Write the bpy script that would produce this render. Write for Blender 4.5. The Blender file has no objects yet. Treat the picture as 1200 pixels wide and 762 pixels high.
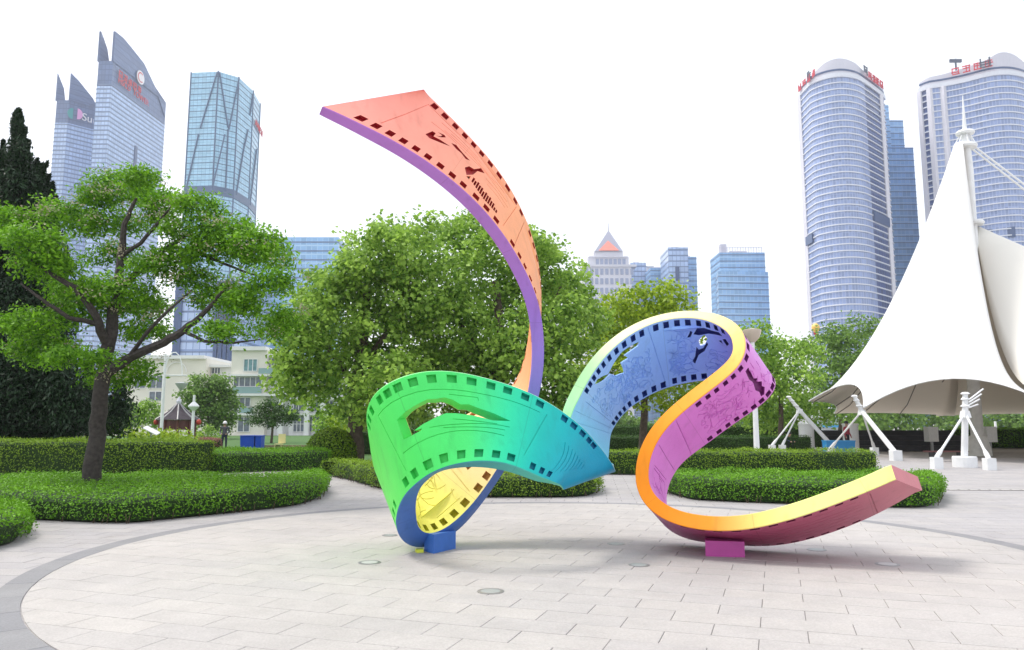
import bpy, bmesh, math, random
import numpy as np
from mathutils import Vector
from mathutils.geometry import delaunay_2d_cdt
R = math.radians
scene = bpy.context.scene
col = scene.collection

# ------------------------------------------------------------------ camera
CAM_H, FPX, HOR = 1.6, 900.0, 497.0            # eye height (m), focal length and horizon of a 1200x762 frame
PITCH = math.atan((HOR - 381.0) / FPX)
cd = bpy.data.cameras.new('camera'); cam = bpy.data.objects.new('camera', cd); col.objects.link(cam)
cam.location = (0, 0, CAM_H); cam.rotation_euler = (R(90) + PITCH, 0, 0)
cd.sensor_width = 36.0; cd.lens = 36.0 * FPX / 1200.0; cd.clip_start = 0.1; cd.clip_end = 6000
scene.camera = cam

# ------------------------------------------------------------------ sky and sun: bright, thinly overcast
SUN_EL, SUN_AZ = R(60), R(-72)                  # azimuth from +Y (away from the camera), to the left
w = bpy.data.worlds.new('World'); scene.world = w; w.use_nodes = True
wn = w.node_tree; wn.nodes.clear()
sky = wn.nodes.new('ShaderNodeTexSky'); sky.sky_type = 'NISHITA'; sky.sun_disc = False
sky.sun_elevation = SUN_EL; sky.sun_rotation = SUN_AZ; sky.air_density = 1.0; sky.dust_density = 4.0
bg1 = wn.nodes.new('ShaderNodeBackground'); bg1.inputs[1].default_value = 0.06
bg2 = wn.nodes.new('ShaderNodeBackground'); bg2.inputs[0].default_value = (0.97, 0.985, 1.0, 1); bg2.inputs[1].default_value = 0.76
ads = wn.nodes.new('ShaderNodeAddShader'); wo = wn.nodes.new('ShaderNodeOutputWorld')
wn.links.new(sky.outputs[0], bg1.inputs[0]); wn.links.new(bg1.outputs[0], ads.inputs[0])
wn.links.new(bg2.outputs[0], ads.inputs[1]); wn.links.new(ads.outputs[0], wo.inputs[0])
sl = bpy.data.lights.new('sun', 'SUN'); sl.energy = 1.75; sl.angle = R(14); sl.color = (1.0, 0.96, 0.9)
so = bpy.data.objects.new('sun', sl); col.objects.link(so)
sdir = Vector((math.sin(SUN_AZ) * math.cos(SUN_EL), math.cos(SUN_AZ) * math.cos(SUN_EL), math.sin(SUN_EL)))
so.rotation_euler = (-sdir).to_track_quat('-Z', 'Y').to_euler(); so.location = (0, 0, 60)
vs = scene.view_settings
vs.view_transform = 'Standard'; vs.look = 'None'; vs.exposure = 0.5; vs.gamma = 1.0; vs.use_curve_mapping = False

# ------------------------------------------------------------------ helpers
SP, CP = math.sin(PITCH), math.cos(PITCH)
def ray(px, py):
    a = (px - 600.0) / FPX; u = (381.0 - py) / FPX
    return (a, CP - u * SP, SP + u * CP)
def at(px, py, Y):                              # the point at distance Y seen in that direction
    r = ray(px, py); t = Y / r[1]
    return Vector((r[0] * t, Y, CAM_H + r[2] * t))
def gnd(px, py, z=0.0):                         # the point at height z seen in that direction
    r = ray(px, py); t = (z - CAM_H) / r[2]
    return Vector((r[0] * t, r[1] * t, z))
def on_wall(px, py, p0, p1):                    # the point on the upright plane through p0 and p1
    r = ray(px, py); dx, dy = p1[0] - p0[0], p1[1] - p0[1]
    t = (p0[0] * dy - p0[1] * dx) / (r[0] * dy - r[1] * dx)
    return Vector((r[0] * t, r[1] * t, CAM_H + r[2] * t))
def lin(r, g, b):                               # sRGB 0..255 -> linear
    f = lambda c: (c / 255 / 12.92) if c <= 10 else ((c / 255 + 0.055) / 1.055) ** 2.4
    return (f(r), f(g), f(b), 1.0)

def tag(o, label=None, cat=None, group=None, kind=None):
    if label: o['label'] = label
    if cat: o['category'] = cat
    if group: o['group'] = group
    if kind: o['kind'] = kind
    return o
def thing(name, loc, label, cat, group=None, rz=0.0):
    o = bpy.data.objects.new(name, None); col.objects.link(o); o.empty_display_size = 0.2
    o.location = loc; o.rotation_euler = (0, 0, rz)
    return tag(o, label, cat, group)
def link(name, me, parent=None, m=None, world=True):
    o = bpy.data.objects.new(name, me); col.objects.link(o)
    if m is not None:
        for k in (m if isinstance(m, (list, tuple)) else [m]): me.materials.append(k)
    if parent is not None:
        o.parent = parent
        if world: o.matrix_parent_inverse = mat_world(parent).inverted()
    return o
def mat_world(o):
    from mathutils import Matrix
    m = o.matrix_parent_inverse @ o.matrix_basis if o.parent else o.matrix_basis.copy()
    return mat_world(o.parent) @ m if o.parent else m

class MB:
    """collects vertices and faces in world space; build() links them as one mesh object"""
    def __init__(s): s.v = []; s.f = []; s.mi = []; s.uv = {}; s.m = 0
    def add(s, vs, fs, uvs=None):
        b = len(s.v); s.v += [tuple(p) for p in vs]
        for k, f in enumerate(fs):
            if uvs: s.uv[len(s.f)] = uvs[k]
            s.f.append(tuple(b + i for i in f)); s.mi.append(s.m)
    def box(s, c, d, rz=0.0, taper=1.0):
        cx, cy, cz = c; hx, hy, hz = d[0] / 2, d[1] / 2, d[2] / 2; ca, sa = math.cos(rz), math.sin(rz); P = []
        for z, k in ((-hz, 1.0), (hz, taper)):
            for x, y in ((-hx, -hy), (hx, -hy), (hx, hy), (-hx, hy)):
                P.append((cx + x * k * ca - y * k * sa, cy + x * k * sa + y * k * ca, cz + z))
        s.add(P, [(3, 2, 1, 0), (4, 5, 6, 7), (0, 1, 5, 4), (1, 2, 6, 5), (2, 3, 7, 6), (3, 0, 4, 7)])
        return s
    def tube(s, pts, rad, n=8, cap=True):
        pts = [Vector(p) for p in pts]; rad = [rad] * len(pts) if not isinstance(rad, (list, tuple)) else rad
        P = []; ref = None
        for i, p in enumerate(pts):
            t = (pts[min(i + 1, len(pts) - 1)] - pts[max(i - 1, 0)]).normalized()
            if ref is None: ref = Vector((1, 0, 0)) if abs(t.x) < 0.8 else Vector((0, 1, 0))
            a = (ref - t * ref.dot(t)).normalized(); b = t.cross(a); ref = a
            for k in range(n):
                an = 2 * math.pi * k / n
                P.append(p + (a * math.cos(an) + b * math.sin(an)) * rad[i])
        F = []
        for i in range(len(pts) - 1):
            for k in range(n):
                k2 = (k + 1) % n
                F.append((i * n + k, i * n + k2, (i + 1) * n + k2, (i + 1) * n + k))
        if cap:
            F.append(tuple(range(n - 1, -1, -1))); e = (len(pts) - 1) * n; F.append(tuple(e + k for k in range(n)))
        s.add(P, F); return s
    def lathe(s, c, prof, n=20):                # prof: (radius, z) from bottom to top
        P = []; F = []
        for r, z in prof:
            for k in range(n):
                an = 2 * math.pi * k / n; P.append((c[0] + r * math.cos(an), c[1] + r * math.sin(an), c[2] + z))
        for i in range(len(prof) - 1):
            for k in range(n):
                k2 = (k + 1) % n; F.append((i * n + k, i * n + k2, (i + 1) * n + k2, (i + 1) * n + k))
        F.append(tuple(range(n - 1, -1, -1))); e = (len(prof) - 1) * n; F.append(tuple(e + k for k in range(n)))
        s.add(P, F); return s
    def prism(s, poly, z0, z1):
        n = len(poly); P = [(p[0], p[1], z0) for p in poly] + [(p[0], p[1], z1) for p in poly]
        s.add(P, [tuple(range(n - 1, -1, -1)), tuple(range(n, 2 * n))] + [(i, (i + 1) % n, n + (i + 1) % n, n + i) for i in range(n)])
        return s
    def mesh(s, name, smooth=False):
        me = bpy.data.meshes.new(name); me.from_pydata(s.v, [], s.f)
        if s.uv:
            ul = me.uv_layers.new(name='UVMap'); li = 0
            for k, f in enumerate(s.f):
                for j in range(len(f)):
                    if k in s.uv: ul.data[li].uv = s.uv[k][j]
                    li += 1
        if any(s.mi): me.polygons.foreach_set('material_index', s.mi)
        if smooth:
            me.polygons.foreach_set('use_smooth', [True] * len(me.polygons)); me.set_sharp_from_angle(angle=R(40))
        me.update(); return me
    def build(s, name, m, parent=None, smooth=False):
        return link(name, s.mesh(name, smooth), parent, m)

# ------------------------------------------------------------------ materials
def nm(name):
    m = bpy.data.materials.new(name); m.use_nodes = True; nt = m.node_tree
    return m, nt, nt.nodes['Principled BSDF'], nt.nodes, nt.links
def plain(name, c, rough=0.6, var=0.0, scale=8.0, bump=0.0, metal=0.0, spec=0.5, detail=4.0):
    m, nt, b, N, L = nm(name); b.inputs['Roughness'].default_value = rough; b.inputs['Metallic'].default_value = metal
    b.inputs['Specular IOR Level'].default_value = spec
    b.inputs['Base Color'].default_value = c
    if var or bump:
        tc = N.new('ShaderNodeTexCoord'); no = N.new('ShaderNodeTexNoise'); no.inputs['Scale'].default_value = scale; no.inputs['Detail'].default_value = detail
        L.new(tc.outputs['Object'], no.inputs['Vector'])
        if var:
            hs = N.new('ShaderNodeHueSaturation'); hs.inputs['Color'].default_value = c
            mr = N.new('ShaderNodeMapRange'); mr.inputs[1].default_value = 0.3; mr.inputs[2].default_value = 0.7
            mr.inputs[3].default_value = 1 - var; mr.inputs[4].default_value = 1 + var
            L.new(no.outputs[0], mr.inputs[0]); L.new(mr.outputs[0], hs.inputs['Value']); L.new(hs.outputs[0], b.inputs['Base Color'])
        if bump:
            bp = N.new('ShaderNodeBump'); bp.inputs['Strength'].default_value = bump; bp.inputs['Distance'].default_value = 0.02
            L.new(no.outputs[0], bp.inputs['Height']); L.new(bp.outputs[0], b.inputs['Normal'])
    return m
def leafmat(name, c_dark, c_light, trans=0.3, rough=0.5):
    """leaf colour varies from leaf to leaf, and with painted light on hedges and bush (face attribute rnd, 0..1)"""
    m, nt, b, N, L = nm(name)
    a = N.new('ShaderNodeAttribute'); a.attribute_name = 'rnd'
    cr = N.new('ShaderNodeValToRGB'); cr.color_ramp.elements[0].color = c_dark; cr.color_ramp.elements[1].color = c_light
    L.new(a.outputs['Fac'], cr.inputs[0]); L.new(cr.outputs[0], b.inputs['Base Color'])
    b.inputs['Roughness'].default_value = rough; b.inputs['Specular IOR Level'].default_value = 0.3
    tr = N.new('ShaderNodeBsdfTranslucent'); L.new(cr.outputs[0], tr.inputs[0])
    mx = N.new('ShaderNodeMixShader'); mx.inputs[0].default_value = trans
    L.new(b.outputs[0], mx.inputs[1]); L.new(tr.outputs[0], mx.inputs[2]); L.new(mx.outputs[0], N['Material Output'].inputs[0])
    return m
def facade(name, glass, line, du, dv, lu=0.06, lv=0.14, rough=0.18, var=0.12, metal=0.0):
    """curtain wall too far off to build pane by pane: UV in metres, mullion every du, spandrel every dv"""
    m, nt, b, N, L = nm(name)
    uv = N.new('ShaderNodeUVMap'); sx = N.new('ShaderNodeSeparateXYZ'); L.new(uv.outputs[0], sx.inputs[0])
    def mth(op, a, bb=None):
        n = N.new('ShaderNodeMath'); n.operation = op
        for i, q in enumerate((a, bb)):
            if q is None: continue
            if isinstance(q, (int, float)): n.inputs[i].default_value = q
            else: L.new(q, n.inputs[i])
        return n.outputs[0]
    u = mth('DIVIDE', sx.outputs[0], du); v = mth('DIVIDE', sx.outputs[1], dv)
    mu = mth('LESS_THAN', mth('FRACT', u), lu); mv = mth('LESS_THAN', mth('FRACT', v), lv); mk = mth('MAXIMUM', mu, mv)
    cb = N.new('ShaderNodeCombineXYZ'); L.new(mth('FLOOR', u), cb.inputs[0]); L.new(mth('FLOOR', v), cb.inputs[1])
    wnz = N.new('ShaderNodeTexWhiteNoise'); wnz.noise_dimensions = '2D'; L.new(cb.outputs[0], wnz.inputs['Vector'])
    mr = N.new('ShaderNodeMapRange'); mr.inputs[3].default_value = 1 - var; mr.inputs[4].default_value = 1 + var; L.new(wnz.outputs[0], mr.inputs[0])
    hs = N.new('ShaderNodeHueSaturation'); hs.inputs['Color'].default_value = glass; L.new(mr.outputs[0], hs.inputs['Value'])
    mx = N.new('ShaderNodeMix'); mx.data_type = 'RGBA'; L.new(mk, mx.inputs[0]); L.new(hs.outputs[0], mx.inputs[6]); mx.inputs[7].default_value = line
    L.new(mx.outputs[2], b.inputs['Base Color']); b.inputs['Roughness'].default_value = rough; b.inputs['Metallic'].default_value = metal
    return m
def ramp_paint(name, stops, total, dark=1.0):
    """paint that changes hue along the ribbon: UV.x is the distance along it in metres"""
    m, nt, b, N, L = nm(name)
    uv = N.new('ShaderNodeUVMap'); sx = N.new('ShaderNodeSeparateXYZ'); L.new(uv.outputs[0], sx.inputs[0])
    dv = N.new('ShaderNodeMath'); dv.operation = 'DIVIDE'; dv.inputs[1].default_value = total; L.new(sx.outputs[0], dv.inputs[0])
    cr = N.new('ShaderNodeValToRGB'); L.new(dv.outputs[0], cr.inputs[0]); el = cr.color_ramp.elements
    for i, (s, c) in enumerate(stops):
        e = el[i] if i < 2 else el.new(s / total)
        e.position = s / total; k = lin(*c); e.color = (k[0] * dark, k[1] * dark, k[2] * dark, 1)
    tc = N.new('ShaderNodeTexCoord'); no = N.new('ShaderNodeTexNoise'); no.inputs['Scale'].default_value = 2.2; no.inputs['Detail'].default_value = 8; no.inputs['Roughness'].default_value = 0.65
    L.new(tc.outputs['Object'], no.inputs['Vector'])
    mr = N.new('ShaderNodeMapRange'); mr.inputs[1].default_value = 0.3; mr.inputs[2].default_value = 0.7; mr.inputs[3].default_value = 0.93; mr.inputs[4].default_value = 1.04
    L.new(no.outputs[0], mr.inputs[0]); hs = N.new('ShaderNodeHueSaturation'); L.new(mr.outputs[0], hs.inputs['Value']); L.new(cr.outputs[0], hs.inputs['Color'])
    fr_ = N.new('ShaderNodeMath'); fr_.operation = 'MODULO'; fr_.inputs[1].default_value = 1.31; L.new(sx.outputs[0], fr_.inputs[0])
    lt_ = N.new('ShaderNodeMath'); lt_.operation = 'LESS_THAN'; lt_.inputs[1].default_value = 0.008; L.new(fr_.outputs[0], lt_.inputs[0])
    dm_ = N.new('ShaderNodeMath'); dm_.operation = 'MULTIPLY'; dm_.inputs[1].default_value = 0.35; L.new(lt_.outputs[0], dm_.inputs[0])
    sk_ = N.new('ShaderNodeTexNoise'); sk_.inputs['Scale'].default_value = 1.0; sk_.inputs['Detail'].default_value = 6; mp_n = N.new('ShaderNodeMapping'); mp_n.inputs['Scale'].default_value = (9, 9, 1.2); L.new(tc.outputs['Object'], mp_n.inputs['Vector']); L.new(mp_n.outputs[0], sk_.inputs['Vector'])
    sr_ = N.new('ShaderNodeMapRange'); sr_.inputs[1].default_value = 0.55; sr_.inputs[2].default_value = 0.8; sr_.inputs[3].default_value = 0.0; sr_.inputs[4].default_value = 0.30; L.new(sk_.outputs[0], sr_.inputs[0])
    mxx = N.new('ShaderNodeMath'); mxx.operation = 'MAXIMUM'; L.new(dm_.outputs[0], mxx.inputs[0]); L.new(sr_.outputs[0], mxx.inputs[1])
    gx_ = N.new('ShaderNodeMix'); gx_.data_type = 'RGBA'; gx_.blend_type = 'MULTIPLY'; L.new(mxx.outputs[0], gx_.inputs[0]); L.new(hs.outputs[0], gx_.inputs[6]); gx_.inputs[7].default_value = (0.45, 0.42, 0.40, 1)      # weld seams and rain streaks
    L.new(gx_.outputs[2], b.inputs['Base Color'])
    n2 = N.new('ShaderNodeTexNoise'); n2.inputs['Scale'].default_value = 30; n2.inputs['Detail'].default_value = 3; L.new(tc.outputs['Object'], n2.inputs['Vector'])
    bp = N.new('ShaderNodeBump'); bp.inputs['Strength'].default_value = 0.12; bp.inputs['Distance'].default_value = 0.01; L.new(n2.outputs[0], bp.inputs['Height']); L.new(bp.outputs[0], b.inputs['Normal'])
    b.inputs['Roughness'].default_value = 0.5; b.inputs['Specular IOR Level'].default_value = 0.35
    return m

M = {}
M['steel'] = plain('white_painted_steel', (0.78, 0.79, 0.80, 1), 0.45, 0.05, 3)
M['concrete'] = plain('pale_concrete', (0.62, 0.61, 0.58, 1), 0.85, 0.1, 4, 0.15)
M['bark'] = plain('grey_brown_bark', (0.050, 0.042, 0.038, 1), 0.9, 0.4, 14, 1.0, detail=8)
M['bark_plane'] = plain('brown_bark', (0.10, 0.075, 0.055, 1), 0.9, 0.3, 8, 0.6)
M['twig'] = plain('brown_twig', (0.10, 0.07, 0.045, 1), 0.9)
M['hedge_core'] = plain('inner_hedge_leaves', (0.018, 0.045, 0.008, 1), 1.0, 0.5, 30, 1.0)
M['leaf_hedge'] = leafmat('privet_leaf', (0.030, 0.125, 0.006, 1), (0.21, 0.47, 0.020, 1), 0.28)
M['leaf_hedge2'] = leafmat('box_leaf', (0.050, 0.13, 0.008, 1), (0.29, 0.46, 0.028, 1), 0.28)
M['leaf_dark'] = leafmat('dark_hedge_leaf', (0.014, 0.045, 0.008, 1), (0.07, 0.17, 0.020, 1), 0.2)
M['leaf_pagoda'] = leafmat('pagoda_tree_leaf', (0.024, 0.12, 0.006, 1), (0.28, 0.58, 0.024, 1), 0.36)
M['blossom'] = leafmat('pale_seed_cluster', (0.26, 0.26, 0.15, 1), (0.48, 0.42, 0.30, 1), 0.2)
M['leaf_plane'] = leafmat('plane_tree_leaf', (0.055, 0.165, 0.018, 1), (0.50, 0.74, 0.12, 1), 0.42)
M['leaf_lime'] = leafmat('lime_green_leaf', (0.12, 0.24, 0.012, 1), (0.52, 0.66, 0.045, 1), 0.35)
M['leaf_conifer'] = leafmat('juniper_needle', (0.003, 0.014, 0.006, 1), (0.018, 0.055, 0.014, 1), 0.05)
M['leaf_far'] = leafmat('distant_leaf', (0.035, 0.11, 0.022, 1), (0.28, 0.46, 0.08, 1), 0.33)
M['leaf_red'] = leafmat('reddish_shrub_leaf', (0.14, 0.05, 0.04, 1), (0.36, 0.15, 0.12, 1), 0.2)
M['grass'] = plain('lawn', (0.05, 0.13, 0.02, 1), 0.95, 0.3, 20)

# ------------------------------------------------------------------ foliage
rng = np.random.default_rng(7)
def leaf_mesh(name, pos, nrm, size, aspect=0.5, jitter=0.9, tone=None, updir=None, spread=0.6):
    """one small diamond-shaped face for each leaf"""
    n = len(pos); nr = nrm + rng.normal(0, jitter, (n, 3)); nr /= np.linalg.norm(nr, axis=1, keepdims=True) + 1e-9
    d = rng.normal(0, 1, (n, 3))
    if updir is not None: d = d * 0.55 + updir
    d -= nr * (d * nr).sum(1, keepdims=True); d /= np.linalg.norm(d, axis=1, keepdims=True) + 1e-9
    b = np.cross(nr, d); L = size * rng.uniform(0.7, 1.3, (n, 1)); Wd = L * aspect
    v = np.empty((n, 4, 3)); v[:, 0] = pos - d * L * 0.5; v[:, 1] = pos + b * Wd * 0.5 + d * L * 0.05 + nr * Wd * 0.12
    v[:, 2] = pos + d * L * 0.5; v[:, 3] = pos - b * Wd * 0.5 + d * L * 0.05 + nr * Wd * 0.12
    me = bpy.data.meshes.new(name); me.vertices.add(4 * n); me.vertices.foreach_set('co', v.ravel())
    me.loops.add(4 * n); me.loops.foreach_set('vertex_index', np.arange(4 * n, dtype=np.int32))
    me.polygons.add(n); me.polygons.foreach_set('loop_start', np.arange(0, 4 * n, 4, dtype=np.int32))
    t = rng.uniform(0, 1, n) * spread + (0.2 if tone is None else tone * (1 - spread))
    at_ = me.attributes.new('rnd', 'FLOAT', 'FACE'); at_.data.foreach_set('value', np.clip(t, 0, 1).astype(np.float32))
    me.update(calc_edges=True); me.validate(); return me
def clump_points(c, r, nsub, nleaf, sub_r, flat=0.6, up=0.25):
    """leafy sprays set over the surface of an uneven ellipsoid"""
    c = np.array(c); r = np.array(r)
    d = rng.normal(0, 1, (nsub, 3)); d[:, 2] += up; d /= np.linalg.norm(d, axis=1, keepdims=True)
    k = rng.uniform(0.35, 1.18, (nsub, 1)) ** 0.6
    sc = c + d * r * k
    P = np.repeat(sc, nleaf, 0) + rng.normal(0, 1, (nsub * nleaf, 3)) * sub_r * np.array([1, 1, flat])
    Nn = np.repeat(d, nleaf, 0) * 0.6 + np.array([0, 0, 0.7])
    tone = np.repeat(rng.uniform(0, 1, nsub) * 0.7 + 0.3 * (k[:, 0] > 0.9), nleaf)
    return P, Nn, tone
def crown(name, clumps, Y, mat, parent, leaf=0.12, dens=1.0, nleaf=26, dy=1.0, flat=0.6, aspect=0.5, sub=None, depth=1.0, up=0.25):
    """clumps: (px, py, rx, ry[, dY]) of the frame, at real distance Y"""
    PP, NN, TT = [], [], []
    for q in clumps:
        px, py, rx, ry = q[:4]; d = q[4] if len(q) > 4 else rng.uniform(-dy, dy)
        c = at(px, py, Y + d); k = (Y + d) / FPX; r = (rx * k, max(rx, ry) * k * depth, ry * k)
        ns = max(4, int(dens * 13 * (rx * ry) / 600.0))
        P, Nn, T = clump_points(c, r, ns, nleaf, sub if sub else 0.16 * (r[0] + r[2]), flat, up)
        PP.append(P); NN.append(Nn); TT.append(T)
    me = leaf_mesh(name, np.concatenate(PP), np.concatenate(NN), leaf, aspect, tone=np.concatenate(TT))
    return link(name, me, parent, mat)
def limb(name, pts, rad, mat, parent, n=8):
    """a tapered, slightly crooked limb through the points"""
    P = []; Rr = []
    for i in range(len(pts) - 1):
        a, b = Vector(pts[i]), Vector(pts[i + 1])
        for k in range(4):
            t = k / 4; P.append(a.lerp(b, t) + (Vector(rng.normal(0, 0.12, 3)) * rad[i] if (i or k) else Vector((0, 0, 0)))); Rr.append(rad[i] + (rad[i + 1] - rad[i]) * t)
    P.append(Vector(pts[-1])); Rr.append(rad[-1])
    return MB().tube(P, Rr, n).build(name, mat, parent, True)

# ================================================================== ground and paving
def slabmat(name, c, mode, amp=0.028):
    m, nt, b, N, L = nm(name)
    if mode == 'object':
        oi = N.new('ShaderNodeObjectInfo'); rv = oi.outputs['Random']
    else:
        a = N.new('ShaderNodeAttribute'); a.attribute_name = 'rnd'; rv = a.outputs['Fac']
    ge = N.new('ShaderNodeNewGeometry')
    cr = N.new('ShaderNodeValToRGB'); e = cr.color_ramp.elements
    e[0].color = (c[0] * (1 - amp), c[1] * (1 - amp), c[2] * (1 - amp * 0.6), 1); e[1].color = (c[0] * (1 + amp), c[1] * (1 + amp * 0.8), c[2] * (1 + amp * 0.5), 1)
    L.new(rv, cr.inputs[0])
    col_out = cr.outputs[0]
    for sc, lo, hi, det in ((0.35, 0.88, 1.05, 6), (2.6, 0.92, 1.04, 8), (55.0, 0.90, 1.08, 2)):     # stains, mottling, grain
        no = N.new('ShaderNodeTexNoise'); no.inputs['Scale'].default_value = sc; no.inputs['Detail'].default_value = det; no.inputs['Roughness'].default_value = 0.6
        L.new(ge.outputs['Position'], no.inputs['Vector'])
        mr = N.new('ShaderNodeMapRange'); mr.inputs[1].default_value = 0.3; mr.inputs[2].default_value = 0.7; mr.inputs[3].default_value = lo; mr.inputs[4].default_value = hi
        L.new(no.outputs[0], mr.inputs[0])
        hs = N.new('ShaderNodeHueSaturation'); L.new(mr.outputs[0], hs.inputs['Value']); L.new(col_out, hs.inputs['Color']); col_out = hs.outputs[0]
    so_ = N.new('ShaderNodeTexNoise'); so_.inputs['Scale'].default_value = 0.75; so_.inputs['Detail'].default_value = 7; so_.inputs['Roughness'].default_value = 0.68; L.new(ge.outputs['Position'], so_.inputs['Vector'])
    sm_ = N.new('ShaderNodeMapRange'); sm_.inputs[1].default_value = 0.60; sm_.inputs[2].default_value = 0.74; sm_.inputs[3].default_value = 0.0; sm_.inputs[4].default_value = 0.30; L.new(so_.outputs[0], sm_.inputs[0])
    sx_ = N.new('ShaderNodeMix'); sx_.data_type = 'RGBA'; L.new(sm_.outputs[0], sx_.inputs[0]); L.new(col_out, sx_.inputs[6]); sx_.inputs[7].default_value = (c[0] * 0.55, c[1] * 0.50, c[2] * 0.45, 1); col_out = sx_.outputs[2]     # worn brownish stains
    L.new(col_out, b.inputs['Base Color']); b.inputs['Roughness'].default_value = 0.7; b.inputs['Specular IOR Level'].default_value = 0.3
    bp = N.new('ShaderNodeBump'); bp.inputs['Strength'].default_value = 0.12; bp.inputs['Distance'].default_value = 0.003; L.new(no.outputs[0], bp.inputs['Height']); L.new(bp.outputs[0], b.inputs['Normal'])
    return m
STONE = (0.452, 0.430, 0.412)
M['slab'] = slabmat('pale_granite_slab', STONE, 'object')
M['slab_far'] = slabmat('pale_granite_paving', (0.40, 0.385, 0.385), 'face', 0.06)
M['slab_rest'] = slabmat('pale_granite_rest', STONE, 'face')
M['ring'] = slabmat('grey_granite_ring', (0.255, 0.255, 0.265), 'object', 0.05)
M['joint'] = plain('dusty_joint', (0.335, 0.318, 0.305, 1), 0.95, 0.2, 6)
M['earth'] = plain('dry_earth', (0.12, 0.09, 0.06, 1), 1.0, 0.3, 5)

gme = MB(); S_ = 3000.0
gme.add([(-S_, -60, -0.03), (S_, -60, -0.03), (S_, S_, -0.03), (-S_, S_, -0.03)], [(0, 1, 2, 3)])
ground = gme.build('ground', plain('distant_ground', (0.40, 0.385, 0.37, 1), 0.9, 0.12, 0.2)); tag(ground, kind='structure')
CC, RC, RO = Vector((0.66, 10.07)), 5.84, 6.12
TA = R(-18.9); TD = Vector((math.sin(-TA), math.cos(-TA))); TL = Vector((math.cos(-TA), -math.sin(-TA)))     # short and long slab directions
SL, SW, GAP = 0.70, 0.35, 0.004
def slab_mesh(poly, z0, z1, bev=0.004):
    """one slab with eased top arrises; poly counter-clockwise round its own centre"""
    n = len(poly); c = sum(poly, Vector((0, 0))) / n; m = MB()
    ins = [c + (p - c) * (1 - bev / max((p - c).length, 0.02)) for p in poly]
    m.add([(p.x, p.y, z0) for p in poly] + [(p.x, p.y, z1 - bev) for p in poly] + [(p.x, p.y, z1) for p in ins],
          [tuple(range(2 * n, 3 * n))] + [(i, (i + 1) % n, n + (i + 1) % n, n + i) for i in range(n)] + [(n + i, n + (i + 1) % n, 2 * n + (i + 1) % n, 2 * n + i) for i in range(n)])
    return m
# inner disc: joint bed, ring of dark stones, slabs clipped to the circle
disc = MB().lathe((CC.x, CC.y, 0), [(RO + 0.01, -0.029), (RO + 0.01, -0.006)], 96)
plaza = disc.build('plaza', M['joint']); tag(plaza, kind='structure')
NR = 54
for k in range(NR):
    a0, a1 = 2 * math.pi * k / NR + 0.0006, 2 * math.pi * (k + 1) / NR - 0.0006
    arc = [CC + Vector((math.cos(a), math.sin(a))) * (RO) for a in np.linspace(a0, a1, 5)] + [CC + Vector((math.cos(a), math.sin(a))) * (RC + 0.006) for a in np.linspace(a1, a0, 5)]
    if sum(p.y for p in arc) / 10 < 4.2: continue
    o = slab_mesh(arc, -0.02, 0.004 + 0.001 * (k % 2)).build('ring_stone', M['ring'], plaza)
def clip_circle(poly, c, r, n=120):
    for k in range(n):
        a = 2 * math.pi * k / n; d = Vector((math.cos(a), math.sin(a))); out = []
        if all((p - c).dot(d) <= r for p in poly): continue
        for i in range(len(poly)):
            p, q = poly[i], poly[(i + 1) % len(poly)]; dp, dq = (p - c).dot(d) - r, (q - c).dot(d) - r
            if dp <= 0: out.append(p)
            if (dp < 0 < dq) or (dq < 0 < dp): out.append(p.lerp(q, dp / (dp - dq)))
        poly = out
        if len(poly) < 3: return []
    return poly
ORG = Vector((gnd(944.7, 728.3).x, gnd(944.7, 728.3).y))
def tile_polys(r0, r1, c0, c1):
    for i in range(r0, r1):
        for j in range(c0, c1):
            p = ORG + TD * (i * SW) + TL * (j * SL + (0.5 * SL if i % 2 else 0))
            yield [p + TL * GAP / 2 + TD * GAP / 2, p + TL * (SL - GAP / 2) + TD * GAP / 2, p + TL * (SL - GAP / 2) + TD * (SW - GAP / 2), p + TL * GAP / 2 + TD * (SW - GAP / 2)]
inner = []; FULL = None
for poly in tile_polys(-12, 40, -22, 22):
    c = sum(poly, Vector((0, 0))) / 4
    if c.y < 5.0 or (c - CC).length > RC + 0.5: continue
    if abs(c.x) > c.y * 0.75 + 0.6: continue
    full = all((p - CC).length < RC - 0.004 for p in poly)
    if not full:
        poly = clip_circle(poly, CC, RC - 0.004)
        if len(poly) < 3: continue
    inner.append((c.y, c, poly, full))
inner.sort(key=lambda q: q[0])
base_poly = [TL * x + TD * y for x, y in ((-SL / 2 + GAP / 2, -SW / 2 + GAP / 2), (SL / 2 - GAP / 2, -SW / 2 + GAP / 2), (SL / 2 - GAP / 2, SW / 2 - GAP / 2), (-SL / 2 + GAP / 2, SW / 2 - GAP / 2))]
FULL = slab_mesh(base_poly, -0.02, 0.006).mesh('paving_slab'); FULL.materials.append(M['slab'])
rest = MB(); rest_val = []
for k, (y, c, poly, full) in enumerate(inner):
    dz = random.Random(k).uniform(-0.0012, 0.0012)
    if k < 300:
        if full:
            o = bpy.data.objects.new('paving_slab', FULL); col.objects.link(o); o.parent = plaza; o.location = (c.x, c.y, dz)
            o.rotation_euler = (random.Random(k + 9).uniform(-.0015, .0015), random.Random(k + 5).uniform(-.0015, .0015), 0)
        else:
            slab_mesh(poly, -0.02, 0.006 + dz).build('paving_slab', M['slab'], plaza)
    else:
        m = slab_mesh(poly, -0.02, 0.006 + dz); rest.add(m.v, m.f); rest_val += [random.Random(k).random()] * len(m.f)
def face_attr(me, vals):
    a = me.attributes.new('rnd', 'FLOAT', 'FACE'); a.data.foreach_set('value', np.array(vals, np.float32))
o = rest.build('paving_slabs_beyond', M['slab_rest'], plaza); face_attr(o.data, rest_val); tag(o, kind='stuff')
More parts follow.
